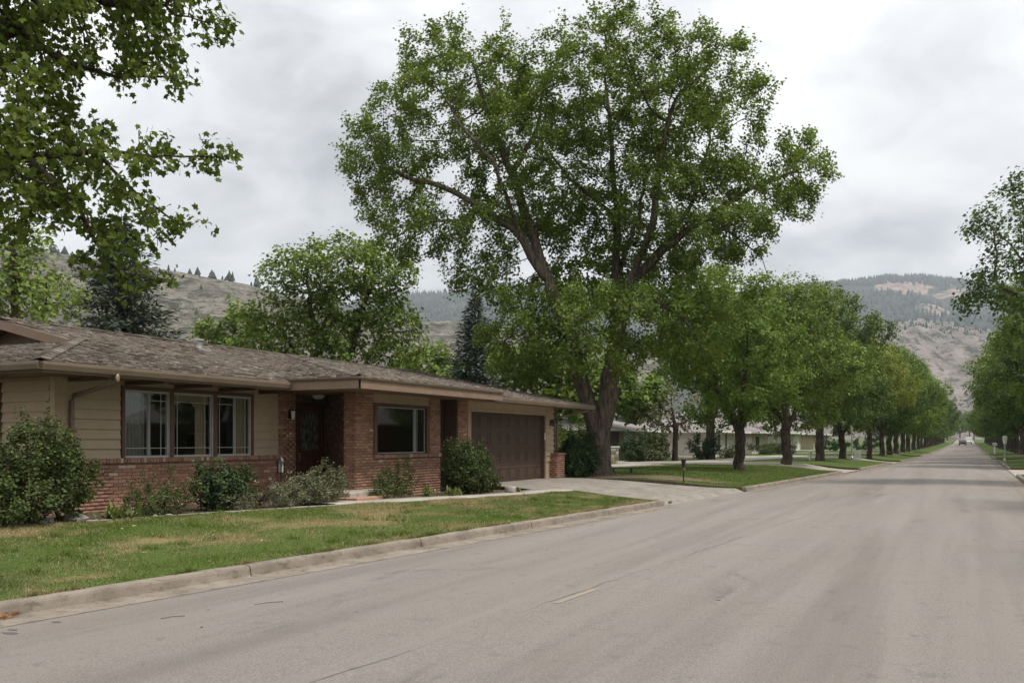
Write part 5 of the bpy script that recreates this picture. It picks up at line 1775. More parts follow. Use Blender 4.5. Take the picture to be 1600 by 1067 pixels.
# ------------------------------------------------------------------ shrubs and border plants
def shrub(name, x, y, blobs, natt, leaf, size, per, label, stems=6, sig=.05, flowers=None, shape=OVAL, cat='shrub', group=None, z=None, step=.10, up=.6, tipr=.0022, droop=.2, tone=None):
    z0 = float(lawn_z(max(x, float(lawn_back(y)) if y < 22.7 else x), y)) + .0 if z is None else z
    base = np.array((x, y, z0 - .02))
    root = empty(name, tuple(base))
    tag(root, label, cat, group)
    bl = [(np.array(b[:3]), tuple(b[3:6])) for b in blobs]
    att = tufts(ell_points(bl, natt, .7), step * 1.5, natt // 7, 7, step * 1.15, .8)
    top_ = att[np.argsort(-(att[:, 2] + .5 * np.linalg.norm(att[:, :2], axis=1)) + rng.uniform(0, .5, len(att)))[:max(6, natt // 70)]]
    sh = [p + (norm_(p[None])[0] * .6 + np.array((0, 0, .7)) + rng.normal(0, .25, 3)) * step * k for p in top_ for k in (.6, rng.uniform(.9, 1.9))]
    att = np.concatenate((att, np.array(sh)))
    att = att[att[:, 2] > .02]
    sN, sP = [np.array((0, 0, 0.0))], [-1]
    for s in range(stems):
        a = 2 * math.pi * s / stems + rng.uniform(-.4, .4)
        last = 0
        rr = np.mean([b[3] for b in blobs])
        for i in range(1, 4):
            sN.append(np.array((math.cos(a) * rr * .16 * i, math.sin(a) * rr * .16 * i, step * 1.0 * i))); sP.append(last); last = len(sN) - 1
    N, par = colonize(att, sN, sP, step, 1.2, step * .95, 40)
    V, F, cnt, r = tree_wood(N, par, .03, tipr, 0)
    link('stems', np_mesh('stems', V, F), 'bark_dark', root)
    V, F, Rn = leaves_on(N, par, cnt, 6, int(per * 2.0), sig * .85, size * .72, shape, droop, up, np.array((0, 0, .3)))
    link('foliage', np_mesh('foliage', V, F, Rn), leaf, root)
    if flowers:
        n, fm, fs = flowers
        tips = N[cnt <= 1]
        tips = tips[np.argsort(-(tips[:, 2] + np.linalg.norm(tips[:, :2], axis=1) + rng.normal(0, .25, len(tips))))[:n]]
        for t_ in tips:
            mb = MB()
            for q in range(6):
                a = q * 1.047 + rng.uniform(0, 1)
                c, s_ = math.cos(a), math.sin(a)
                tl = rng.normal(0, .3)
                mb.poly([t_, t_ + fs * np.array((c - .4 * s_, s_ + .4 * c, .3 + tl)), t_ + fs * np.array((c * 1.3, s_ * 1.3, .15 + tl)), t_ + fs * np.array((c + .4 * s_, s_ - .4 * c, .3 + tl))])
            link('flower', mb.mesh('flower'), fm, root)
    return root
shrub('rose_bush', -12.95, 9.2, [(0, 0, .75, .75, .8, .7), (.15, .5, .7, .6, .5, .62), (-.2, -.7, .8, .7, .7, .75), (.1, .15, 1.25, .45, .5, .38), (.3, -.4, .45, .6, .6, .45), (-.3, .75, .85, .4, .35, .4)], 2300, 'leaf_shrub', .075, 9,
      'big dark rose bush with pale blooms at the left house corner', 10, .055, (16, 'petal', .03))
shrub('low_shrub', -12.55, 11.35, [(0, 0, .28, .48, .60, .30), (0, .3, .33, .36, .4, .28)], 1500, 'leaf_shrub', .05, 8, 'low spreading olive shrub before the brick wall under the left window', 8, .04, (5, 'petal', .02))
shrub('peony_bush', -12.55, 12.9, [(0, 0, .42, .45, .60, .40), (.05, .35, .38, .35, .35, .33), (0, -.3, .5, .3, .3, .35)], 950, 'leaf_deep', .085, 8, 'dark green glossy bush below the middle of the triple window', 8, .05)
shrub('juniper_mat', -12.0, 13.0, [(0, 0, .10, .28, .40, .12)], 350, 'leaf_grey', .05, 8, 'flat grey-green ground cover at the bed edge below the dark bush', 6, .03)
shrub('lavender_bush', -11.75, 14.45, [(0, 0, .30, .48, .66, .34), (.05, .5, .36, .45, .45, .36), (0, -.55, .24, .4, .45, .26)], 1500, 'leaf_grey', .055, 9, 'wide grey-green shrub in front of the entrance', 9, .04)
shrub('flowering_plant', -12.35, 13.75, [(0, 0, .25, .25, .3, .25)], 300, 'leaf_red', .05, 6, 'reddish plant with white blooms beside the entrance shrub', 5, .04, (7, 'petal', .035))
shrub('young_shrub', -11.45, 17.15, [(0, 0, .33, .38, .46, .36), (0, .25, .45, .32, .34, .34), (0, -.4, .24, .32, .36, .25)], 1500, 'leaf_shrub', .055, 8, 'upright mid green shrub under the dark bay window', 7, .04)
shrub('low_herb', -10.95, 17.75, [(0, 0, .08, .14, .2, .08)], 120, 'leaf_blade', .06, 6, 'tiny bright green herb at the walk edge below the bay', 4, .03)
shrub('barberry_bush', -10.85, 19.5, [(0, 0, .65, .62, .75, .6), (.05, -.35, .75, .5, .45, .5), (0, .45, .55, .45, .5, .5), (-.1, -.25, 1.02, .35, .4, .28), (.1, .7, .3, .4, .4, .28)], 2000, 'leaf_shrub', .075, 9,
      'large rounded bush with reddish tips left of the garage door', 10, .055, (14, 'petal_pink', .035))
shrub('corner_bush', -12.0, 29.75, [(0, 0, .75, .75, .85, .75), (.1, .4, .95, .5, .5, .55), (0, -.45, .6, .5, .5, .5)], 1500, 'leaf_deep', .10, 8, 'dark dense bush between the garage corner and the big trunk', 8, .07, z=.36)
# strap-leaved plants
def strap_plant(name, x, y, n, L, label, z=None, mat='leaf_blade', w=.03):
    z0 = (float(lawn_z(float(lawn_back(y)), y)) - .02) if z is None else z
    V, F = [], []
    for i in range(n):
        a = rng.uniform(0, 2 * math.pi); l = L * rng.uniform(.6, 1.15); tilt = rng.uniform(.25, .95)
        d = np.array((math.cos(a), math.sin(a), 0)); s_ = np.array((-d[1], d[0], 0))
        o = np.array((rng.normal(0, L * .28), rng.normal(0, L * .28), 0))
        b = len(V)
        for k, t in enumerate((0, .35, .7, 1.0)):
            p = o + d * l * t * tilt + UP * l * (t * (1.1 - tilt * .5) - .5 * t * t * tilt)
            ww = w * (.6, 1, .8, .05)[k]
            V += [p - s_ * ww, p + s_ * ww]
        for k in range(3):
            F.append((b + 2 * k, b + 2 * k + 1, b + 2 * k + 3, b + 2 * k + 2))
    me = np_mesh('foliage', V, F, np.repeat(rng.uniform(0, 1, n), 3))
    o = link(name, me, mat)
    o.location = (x, y, z0)
    tag(o, label, 'plant')
    return o
strap_plant('daylily', -12.55, 10.55, 60, .42, 'pale green strap-leaved clump at the bed edge right of the rose bush')
strap_plant('iris_clump', -12.85, 9.85, 40, .38, 'small dark leafy clump behind the grey stones', mat='leaf_shrub')
strap_plant('hosta', -10.75, 18.55, 70, .34, 'bright strap leaves along the walk before the reddish bush')
strap_plant('grass_tuft', -10.15, 20.9, 40, .22, 'short tuft where the walk meets the driveway')
strap_plant('spiky_yucca', -12.0, 15.3, 22, .75, 'tall pale spiky leaves rising behind the entrance shrub', mat='leaf_grey', w=.022)
strap_plant('kerb_weed', float(kl(22.9)) + .05, 22.95, 30, .10, 'dry weed growing where the kerb ends at the driveway', z=.05, mat='leaf_grey', w=.012)

# bed stones
def rock(x, y, s, label, mat='stone', z=None, name='stone', sq=.6):
    import bmesh
    bm = bmesh.new()
    bmesh.ops.create_icosphere(bm, subdivisions=2, radius=1)
    for v in bm.verts:
        v.co *= 1 + rng.normal(0, .10)
        v.co.x *= s * rng.uniform(.97, 1.03); v.co.y *= s * 1.35; v.co.z *= s * sq
    me = bpy.data.meshes.new(name); bm.to_mesh(me); bm.free()
    o = link(name, me, mat)
    z0 = (float(lawn_z(float(lawn_back(y)), y)) + .0) if z is None else z
    o.location = (x, y, z0 + s * sq * .45)
    o.rotation_euler = (0, 0, rng.uniform(0, 6))
    return tag(o, label, 'stone', 'stones along the flower bed')
rock(-12.72, 9.35, .10, 'rounded grey stone under the rose bush, left one of the pair')
rock(-12.62, 9.78, .13, 'larger pointed grey stone under the rose bush, right one of the pair', sq=.8)
rock(-12.95, 9.0, .07, 'small flat pale stone at the lawn corner of the bed')
rock(-12.75, 10.95, .11, 'brown stone behind the pale strap-leaved clump')
rock(-12.2, 11.0, .05, 'little white stone between the strap plant and the low shrub')
rock(-12.1, 11.2, .05, 'second little white stone beside the low olive shrub')
rock(-10.2, 20.6, .12, 'dark upright stone at the end of the bed by the driveway', sq=1.3)

# black lantern on a hook by the entrance
lx, ly, lz = -12.9, 15.0, .38
ln = empty('garden_lantern', (lx, ly, lz))
tag(ln, 'black garden lantern on a thin stake left of the front door', 'lantern')
MB().tube([(0, 0, 0), (0, 0, .62)], .012, 6).obj('stake', 'black', ln)
MB().box(-.06, .06, -.06, .06, .62, .64).box(-.055, -.04, -.055, -.04, .64, .86).box(.04, .055, -.055, -.04, .64, .86).box(-.055, -.04, .04, .055, .64, .86).box(.04, .055, .04, .055, .64, .86).obj('cage', 'black', ln)
MB().tube([(0, 0, .86), (0, 0, .9), (0, 0, .97)], [.09, .07, .015], 8).obj('cap', 'black', ln)
MB().box(-.036, .036, -.036, .036, .645, .85).obj('pane', 'alu', ln)

# ------------------------------------------------------------------ things on the lawns and along the street
def gz(x, y): return float(lawn_z(x, y))
# path lamp / post beside the driveway
p = at(1068, 753, 1.42 * FOC / 65); x, y = p[0], p[1]
lp = empty('post_lamp', (x, y, gz(x, y) - .01))
tag(lp, 'slim dark post lamp on the lawn beyond the driveway', 'lamp')
MB().tube([(0, 0, 0), (0, 0, .42)], .022, 8).obj('post', 'black', lp)
MB().tube([(0, 0, .42), (0, 0, .47), (0, 0, .50)], [.07, .06, .05], 10).obj('collar', 'trim_brown', lp)
MB().tube([(0, 0, .50), (0, 0, .78)], [.05, .085], 8).obj('shade', 'black', lp)
MB().tube([(0, 0, .78), (0, 0, .81), (0, 0, .86)], [.11, .11, .03], 8).obj('cap', 'trim_brown', lp)
# low green bench-like box by the big trunk
p = at(972, 741, 36.0); x, y = p[0], p[1]
gb = empty('garden_bench', (x, y, gz(x, y)), YAW)
tag(gb, 'low dark green slatted seat in the grass right of the big trunk', 'bench')
for k in range(3):
    MB().box(-.42, .42, -.16 + k * .115, -.06 + k * .115, .20, .225).obj('slat', 'green_paint', gb)
for sx in (-.36, .36):
    MB().box(sx - .03, sx + .03, -.15, .15, 0, .20).obj('leg', 'black', gb)
# stone mail pillar seen beside the trunk
p = at(957, 723, 1.35 * FOC / 37); x, y = p[0], p[1]
mpl = empty('stone_pillar', (x, y, gz(x, y) - .02), YAW)
tag(mpl, 'pale stone entrance pillar just right of the big trunk', 'pillar')
MB().box(-.30, .30, -.3, .3, 0, .9).obj('core', 'mortar', mpl)
zz = .02
while zz < .86:
    hgt = random.uniform(.13, .2)
    xx = -.32
    while xx < .3:
        w_ = min(random.uniform(.16, .3), .32 - xx)
        if w_ > .05:
            MB().box(xx + .008, xx + w_ - .008, -.335 - random.uniform(0, .03), -.29, zz, min(.89, zz + hgt) - .012).obj('stone', random.choice(['stone_tan', 'white', 'stone_tan', 'stone']), mpl, bev=.012)
        xx += w_
    zz += hgt
MB().box(-.38, .38, -.38, .38, .9, .98).obj('cap', 'white', mpl, bev=.01)
# white bollard
p = at(1266, 722, 1.45 * FOC / 34); x, y = p[0], p[1]
wbol = empty('bollard', (x, y, gz(x, y) - .01))
tag(wbol, 'short white bollard on the grass between the street trees', 'bollard')
MB().tube([(0, 0, 0), (0, 0, .52)], .085, 12).obj('post', 'white', wbol, smooth=False)
MB().tube([(0, 0, .52), (0, 0, .60), (0, 0, .64)], [.1, .1, .03], 12).obj('cap', 'white', wbol)
# street lamps
def street_lamp(px_, py_, d, h, label, right=False, head='globe', hw=.16):
    p = at(px_, py_, d); x, y = p[0], p[1]
    z = float(lawn_zr(x, y)) if right else gz(x, y)
    r0 = empty('street_lamp', (x, y, z - .01), YAW)
    tag(r0, label, 'street lamp')
    MB().tube([(0, 0, 0), (0, 0, .25), (0, 0, .3), (0, 0, h - .3)], [.10, .10, .055, .045], 10).obj('post', 'galv', r0)
    if head == 'globe':
        MB().tube([(0, 0, h - .42), (0, 0, h - .3)], [.05, .09], 10).obj('collar', 'galv', r0)
        MB().tube([(0, 0, h - .3), (0, 0, h + .12)], [hw * .65, hw], 8).obj('lamp_glass', 'white', r0)
        MB().tube([(0, 0, h + .12), (0, 0, h + .2), (0, 0, h + .26)], [hw * 1.1, hw * .85, .03], 8).obj('cap', 'galv', r0)
    else:
        MB().tube([(0, 0, h - .3), (.1, 0, h - .1), (.4, 0, h)], .04, 8).obj('arm', 'galv', r0)
        MB().box(.3, .75, -.12, .12, h - .06, h + .06).obj('lamp_head', 'white', r0, bev=.03)
street_lamp(1331, 721, 62.5, 2.3, 'slim pale street lamp in the left row of trees', hw=.11)
street_lamp(1570, 719, 62, 1.65, 'lamp post with a white lantern head at the right kerb', True)
# white slatted bin screen beside the lamp
p = at(1340, 720, 63.5); x, y = p[0], p[1]
sc_ = empty('slatted_screen', (x, y, gz(x, y)), YAW)
tag(sc_, 'small white slatted screen beside the slim lamp', 'screen')
for k in range(6):
    MB().box(-.26 + k * .09, -.215 + k * .09, -.02, .02, 0, .62).obj('slat', 'white', sc_)
MB().box(-.30, .28, -.03, .03, .62, .70).obj('top_rail', 'white', sc_)
# mailbox on the right verge
p = at(1554, 707, 1.5 * FOC / 20.5); x, y = p[0], p[1]
mbx = empty('mailbox', (x, y, float(lawn_zr(x, y)) - .01), YAW)
tag(mbx, 'pale mailbox on a post by the right kerb', 'mailbox')
MB().box(-.06, .06, -.06, .06, 0, 1.0).obj('post', 'white', mbx)
MB().prism([(-.13, 1.0), (.13, 1.0), (.13, 1.18), (.08, 1.28), (0, 1.31), (-.08, 1.28), (-.13, 1.18)], 1, -.3, .3).obj('box', 'galv', mbx)

# neighbouring houses --------------------------------------------------------
def low_house(name, xf, y0, y1, depth, eave, ridge, wall, roofm, label, z0, opens, right=False, brick_to=None, chimney=None):
    """ranch house along the street, its front at xf looks towards the road"""
    s = -1 if not right else 1
    root = empty(name, (xf, (y0 + y1) / 2, z0))
    tag(root, label, 'house', 'low houses along the street')
    def loc(mb, nm, mt_, par=None, bev=0):
        for i, v in enumerate(mb.v):
            mb.v[i] = (v[0], v[1] - (y0 + y1) / 2, v[2])
        return mb.obj(nm, mt_, par or root, bev=bev)
    loc(MB().box(0, s * depth, y0, y1, -.3, eave), 'wall', wall)
    if brick_to:
        loc(MB().box(-s * .06, s * .02, brick_to[0], brick_to[1], -.2, brick_to[2]), 'brick_panel', 'far_brick')
    o = .7
    e0, e1 = -s * o, s * (depth + o)
    mid = s * depth / 2
    rf = MB()
    hip = depth / 2 + o
    A = [(e0, y0 - o, eave - .05), (e0, y1 + o, eave - .05), (e1, y1 + o, eave - .05), (e1, y0 - o, eave - .05)]
    r1, r2 = (mid, y0 - o + hip, ridge), (mid, y1 + o - hip, ridge)
    rf.poly([A[0], A[1], r2, r1]).poly([A[1], A[2], r2]).poly([A[2], A[3], r1, r2]).poly([A[3], A[0], r1]).poly(A)
    loc(rf, 'roof', roofm)
    loc(MB().box(e0 - s * .02, e0 + s * .03, y0 - o, y1 + o, eave - .2, eave - .04).box(min(e0, e1), max(e0, e1), y0 - o - .03, y0 - o, eave - .2, eave - .04), 'fascia_board', 'white')
    if chimney:
        loc(MB().box(mid - .35, mid + .35, chimney - .4, chimney + .4, ridge - .5, ridge + .5), 'chimney', 'white')
    for (kind_, a, b, c, d) in opens:
        nm = {'w': 'window', 'd': 'door', 'g': 'garage_door'}[kind_]
        f = loc(MB().box(-s * .05, s * .02, a, b, c, d), nm, {'w': 'white', 'd': 'trim_brown', 'g': 'white'}[kind_])
        if kind_ == 'w':
            n = max(1, int((b - a) / .9))
            for i in range(n):
                wa = a + .07 + (b - a - .07) * i / n
                pm = MB().box(-s * .06, -s * .045, wa, wa + (b - a - .07) / n - .07, c + .07, d - .07)
                for q, v in enumerate(pm.v): pm.v[q] = (v[0], v[1] - (y0 + y1) / 2, v[2])
                pm.obj('pane', 'dark_glass', f)
        if kind_ == 'g':
            for i in range(4):
                pm = MB().box(-s * .065, -s * .045, a + .08, b - .08, c + .05 + (d - c) * i / 4, c + (d - c) * (i + 1) / 4 - .04)
                for q, v in enumerate(pm.v): pm.v[q] = (v[0], v[1] - (y0 + y1) / 2, v[2])
                pm.obj('door_section', 'white', f)
    return root
low_house('neighbour_house', -21, 53.5, 68.5, 9, 2.35, 3.45, 'far_cream', 'far_roof', 'cream house with dark openings and grey roof behind the big trunk', .2,
          [('w', 54.0, 56.8, .3, 2.1), ('d', 57.2, 59.4, .05, 2.1), ('w', 60.4, 61.6, .3, 2.1), ('w', 63.2, 66.8, .3, 2.15)], brick_to=(66.9, 68.4, 1.0))  # wide dark panes carry both openings and deep porch shade as colour
low_house('neighbour_house', -17.6, 73.5, 84, 9, 2.35, 3.6, 'far_white', 'far_roof', 'white walled house with tall dark windows left of the first street tree', .2,
          [('w', 74.2, 75.2, .6, 2.1), ('w', 76.8, 77.6, .2, 2.1), ('w', 80.5, 81.5, .2, 2.1), ('d', 82.3, 83.2, .05, 2.1)], chimney=79)
low_house('neighbour_house', -17.5, 88, 102, 9, 2.4, 3.8, 'far_pink', 'far_roof', 'pale pink house seen between the first two street trees', .2,
          [('w', 89.5, 91.5, .9, 2.0), ('g', 96, 100.5, .1, 2.2)])
low_house('neighbour_house', -18, 108, 122, 9, 2.5, 4.2, 'far_white', 'far_roof', 'second white house, far down behind the left tree row', .2,
          [('w', 109.5, 112, .9, 2.0), ('g', 116, 120.5, .1, 2.2)])
low_house('neighbour_house', -18, 134, 150, 9, 2.5, 4.2, 'far_cream', 'far_roof', 'farthest cream house behind the left tree row', .2, [('w', 136, 139, .9, 2.0), ('w', 143, 146, .9, 2.0)])
low_house('neighbour_house', 15, 92, 108, 9, 2.6, 4.3, 'far_cream', 'far_roof', 'nearer house on the right side, behind the right tree row', .2, [('w', 94, 97, .9, 2.0), ('g', 101, 105.5, .1, 2.2)], right=True)
low_house('neighbour_house', 17, 120, 136, 9, 2.6, 4.3, 'far_white', 'far_roof', 'farther white house on the right side, behind the right tree row', .2, [('w', 122, 125, .9, 2.0), ('w', 130, 133, .9, 2.0)], right=True)
low_house('neighbour_house', 17, 16, 32, 9, 2.6, 4.3, 'far_brick', 'far_roof', 'brick house across the street, seen only mirrored in the windows', .2, [('w', 18, 21, .9, 2.0), ('g', 26, 30.5, .1, 2.2)], right=True)
low_house('neighbour_house', 16.5, 46, 76, 9, 2.9, 5.8, 'far_brick', 'far_roof', 'long unseen brick house opposite, sized to hide sky from the window reflections', .2, [('w', 43, 46, .9, 2.0), ('w', 50, 53, .9, 2.0)], right=True)  # unseen; length and ridge height set to block sky mirrored in the bay window
# shrubs before the neighbours' houses
def far_shrub(px_, d, w, h, label, mat='leaf_deep'):
    p = at(px_, 700, d); x, y = p[0], p[1]
    shrub('garden_shrub', x, y, [(0, 0, h * .5, w * .5, w * .5, h * .5), (w * .2, w * .1, h * .6, w * .3, w * .3, h * .35)], 320, mat, .17, 9, label, 5, .11, z=gz(x, y), step=.2, tipr=.005, group='shrubs before the neighbouring houses')
far_shrub(988, 55, 1.9, 1.5, 'dark rounded shrub before the cream house, nearest the trunk')
far_shrub(1026, 57, 1.5, 1.7, 'green upright shrub right of the dark rounded one', 'leaf_shrub')
far_shrub(1012, 56, 1.4, .8, 'low grey bush between the two shrubs of the cream house', 'leaf_grey')
far_shrub(1098, 62, 2.2, 1.6, 'dark shrub between the brick panel and the white house')
far_shrub(1140, 66, 1.4, .7, 'low pale plant under the white house window', 'leaf_grey')
far_shrub(1195, 84, 3.0, 1.0, 'low hedge-like bush right of the first street trunk', 'leaf_shrub')
far_shrub(1222, 86, 2.4, 1.1, 'olive bush before the pale pink house', 'leaf_grey')
far_shrub(1300, 110, 4.0, 1.6, 'dark bush deep between the third and fourth street trunks')
far_shrub(1350, 120, 5.0, 1.7, 'dark bush far behind the slim street lamp')
p_ = at(885, 700, 44)
shrub('garden_shrub', p_[0], p_[1], [(0, 0, 1.1, 1.2, 1.2, 1.0), (.5, .2, 1.5, .8, .8, .8)], 800, 'leaf_bright', .13, 8, 'tall light green bush behind the dark garage corner bush', 6, .09, z=.38, step=.18, group='shrubs before the neighbouring houses')

for k, (x, y, h) in enumerate(((13.5, 33.0, 2.4), (14.0, 38.5, 2.8), (14.0, 44.5, 2.6), (13.5, 61.0, 3.0), (13.5, 67.0, 3.4), (13.0, 27.5, 2.4))):  # row of unseen shrubs added to darken what the windows mirror
    shrub('reflection_shrub', x, y, [(0, 0, h * .5, 1.6, 2.4, h * .5)], 380, 'leaf_deep', .2, 10, 'tall unseen shrub added across the street to darken the window reflections, ' + ORD[k] + ' of its row', 5, .15, z=.28, step=.3, tipr=.006, group='shrubs added for the window reflections')
street_tree(12.0, 61.5, .28, 0, 1.0, 1.0, 'leaf_street_dark', 'unseen tree added across the street to block sky in the window reflections', 'trees across the street')  # unseen tree added to block the sky mirrored in the bay window
# cars far down the road --------------------------------------------------------
def car(x, y, rot, paint, label, van=False):
    r0 = empty('car', (x, y, road_z(x, y) + .01), rot)
    tag(r0, label, 'car', 'vehicles far down the street')
    h = 2.0 if van else 1.45
    prof = [(-2.1, .35), (-2.15, .8), (-1.9, .92), (-1.6, h - .05 if van else .98), (-.95, h) if not van else (-1.4, h), (.6 if not van else 1.0, h), (1.25 if not van else 1.5, .98), (2.05, .85), (2.15, .5), (2.1, .35)]
    MB().prism(prof, 0, -.86, .86).obj('body', paint, r0, bev=.05)
    MB().quadbox([(-.72, -1.62 + (.0 if van else .06), 1.0), (.72, -1.62 + (.0 if van else .06), 1.0), (.68, -1.0 if not van else -1.45, h - .08), (-.68, -1.0 if not van else -1.45, h - .08)] + [(-.72, -1.66 if not van else -1.64, 1.02), (.72, -1.66 if not van else -1.64, 1.02), (.68, -1.04 if not van else -1.48, h - .06), (-.68, -1.04 if not van else -1.48, h - .06)]).obj('rear_window', 'dark_glass', r0)
    for sx in (-1, 1):
        MB().box(sx * .855, sx * .87, -.9, .9, 1.0, h - .12).obj('side_window', 'dark_glass', r0)
        MB().box(sx * .55 - .16, sx * .55 + .16, -2.175, -2.13, .68, .82).obj('tail_light', 'petal_pink', r0)
        for sy in (-1.3, 1.35):
            w = MB().tube([(sx * .68, sy, .32), (sx * .88, sy, .32)], .32, 16).obj('wheel', 'rubber', r0)
            MB().tube([(sx * .881, sy, .32), (sx * .89, sy, .32)], .18, 12).obj('hubcap', 'galv', w)
yc_ = 262
car(float(kl(yc_) * .55 + kr(yc_) * .45) + .2, yc_, 0, 'car_black', 'small black car far down the middle of the street')
yc_ = 300
car(float(kl(yc_) * .3 + kr(yc_) * .7), yc_, 0, 'car_white', 'tiny white van beyond the black car', True)

# ------------------------------------------------------------------ hills
def vnoise(x, y, seed=0):
    r0 = np.random.default_rng(seed)
    out = np.zeros_like(x)
    amp = 1.0
    for o in range(6):
        for _ in range(3):
            a = r0.uniform(0, 2 * np.pi); ph = r0.uniform(0, 6.28)
            f = 2 ** o * r0.uniform(.8, 1.25)
            out += amp / 3 * np.sin((x * np.cos(a) + y * np.sin(a)) * f + ph + 1.3 * np.sin((x * np.sin(a) - y * np.cos(a)) * f * .7 + ph))
        amp *= .55
    return out
HILLS = {}
def hill(name, prof, d0, d1, mat, seed, rough, gully, label, cliff=None):
    """a hillside: crest line surveyed as (picture x, y), foot at d0 metres, crest at d1"""
    pxs = np.linspace(prof[0][0], prof[-1][0], 220)
    pys = np.interp(pxs, [p[0] for p in prof], [p[1] for p in prof])
    u = np.concatenate((np.linspace(0, 1, 60), np.linspace(1.04, 1.5, 10)))
    G = np.zeros((len(pxs), len(u), 3))
    for i, (a, b) in enumerate(zip(pxs, pys)):
        crest = at(a, b, d1)
        ray = (FW + RT * (a - 800) / FOC)
        for j, t in enumerate(u):
            q = ray * (d0 + (d1 - d0) * t)
            zc = crest[2] * (t ** .85 * (1.08 - .08 * t) if t <= 1 else max(0, 1 - (t - 1) * 1.1))
            G[i, j] = (q[0], q[1], zc)
    sc_ = 1 / (d1 * .16)
    nz = vnoise(G[..., 0] * sc_ * 3, G[..., 1] * sc_ * 3, seed)
    ridges = -np.abs(vnoise(G[..., 0] * sc_ * 6, G[..., 1] * sc_ * 6, seed + 50)) + .3
    w = np.clip(u, 0, 1) * np.clip(1.02 - u, 0, 1) * 3.2
    G[..., 2] += (nz * .35 + ridges * gully * 10) * rough * w[None] 
    G[..., 2] += nz * rough * .06
    G[:, 0, 2] = -1
    nI, nJ = len(pxs), len(u)
    ii, jj = np.meshgrid(np.arange(nI - 1), np.arange(nJ - 1), indexing='ij')
    F = np.stack((ii * nJ + jj, (ii + 1) * nJ + jj, (ii + 1) * nJ + jj + 1, ii * nJ + jj + 1), -1).reshape(-1, 4)
    o = link(name, np_mesh(name, G.reshape(-1, 3), F, smooth=True, rnd=None if cliff is None else cliff(pxs, u).reshape(-1)), mat)
    tag(o, kind='structure')
    HILLS[label] = (G, pxs, u)
    return G
def cliff_mask(pxs, u):
    a, b = np.meshgrid((pxs[:-1] + pxs[1:]) / 2, (u[:-1] + u[1:]) / 2, indexing='ij')
    n = vnoise(a * .05, b * 9, 77)
    top = (np.clip(1 - np.abs(a - 1440) / 75, 0, 1) > 0) * (np.abs(b - .84 - .02 * n) < .085)
    low = (np.clip(1 - np.abs(a - 1470) / 95, 0, 1) > 0) * (np.abs(b - .52 - .04 * n) < .05)
    mid = (np.abs(a - 700) < 60) * (np.abs(b - .75 - .05 * n) < .05)
    return np.clip((top * 1.0 + low * .8 + mid * .7) * (.75 + .5 * n), 0, 1)
G1 = hill('hill_near', [(-400, 375), (-150, 372), (0, 384), (60, 391), (180, 408), (280, 424), (400, 447), (520, 476), (640, 520), (780, 600), (860, 670)], 320, 800, 'hill_tan', 4, 16, .04, 'near')
G2 = hill('hill_low', [(120, 600), (260, 520), (330, 500), (420, 512), (520, 530), (640, 505), (700, 502), (780, 512), (900, 540), (1050, 560)], 420, 950, 'hill_tan', 9, 16, .04, 'low')
G3 = hill('hill_foot', [(1120, 600), (1250, 548), (1340, 522), (1390, 508), (1432, 500), (1480, 508), (1530, 516), (1600, 520), (1700, 500), (1900, 480)], 700, 1700, 'hill_bare', 14, 60, .06, 'foot')
G4 = hill('mountain', [(350, 520), (520, 480), (620, 466), (690, 458), (745, 452), (850, 450), (1000, 455), (1150, 462), (1260, 452), (1335, 442), (1385, 436), (1440, 433), (1490, 438), (1530, 443), (1600, 450), (1750, 440), (2000, 430)], 1700, 3300, 'hill_forest', 21, 90, .04, 'far', cliff_mask)

# pines: low-poly trees joined as far woods, single ones along the near crest
def pine_unit(k=5, tiers=3, jit=0.0, seed=1):
    r0 = np.random.default_rng(seed)
    V, F = [], []
    for t in range(tiers):
        z0 = .08 + .62 * t / tiers
        z1 = min(1.0, z0 + .75 - .35 * t / tiers) if t < tiers - 1 else 1.0
        r = .26 * (1 - .62 * t / tiers)
        b = len(V)
        dx, dy = r0.normal(0, .03 * jit, 2)
        for j in range(k):
            a = j * 2 * math.pi / k + t
            rr = r * (1 + jit * r0.uniform(-.45, .4))
            V.append((dx + rr * math.cos(a), dy + rr * math.sin(a), z0 + jit * r0.uniform(-.05, .05)))
        V.append((dx * .5, dy * .5, z1))
        F += [(b + j, b + (j + 1) % k, b + k) for j in range(k)]
    return np.array(V), np.array(F)
PV, PF = pine_unit()
def woods(name, pts, hmin, hmax, mat, label, squat=1.0):
    n = len(pts)
    h = rng.uniform(hmin, hmax, n)
    a = rng.uniform(0, 6.28, n)
    c, s = np.cos(a), np.sin(a)
    X = PV[None, :, 0] * c[:, None] - PV[None, :, 1] * s[:, None]
    Y = PV[None, :, 0] * s[:, None] + PV[None, :, 1] * c[:, None]
    V = np.stack((X, Y, np.tile(PV[:, 2], (n, 1)) * squat), 2) * h[:, None, None] + np.array(pts)[:, None]
    F = PF[None] + (np.arange(n) * len(PV))[:, None, None]
    return tag(link(name, np_mesh(name, V.reshape(-1, 3), F.reshape(-1, 3)), mat), label, 'woods', kind='stuff')
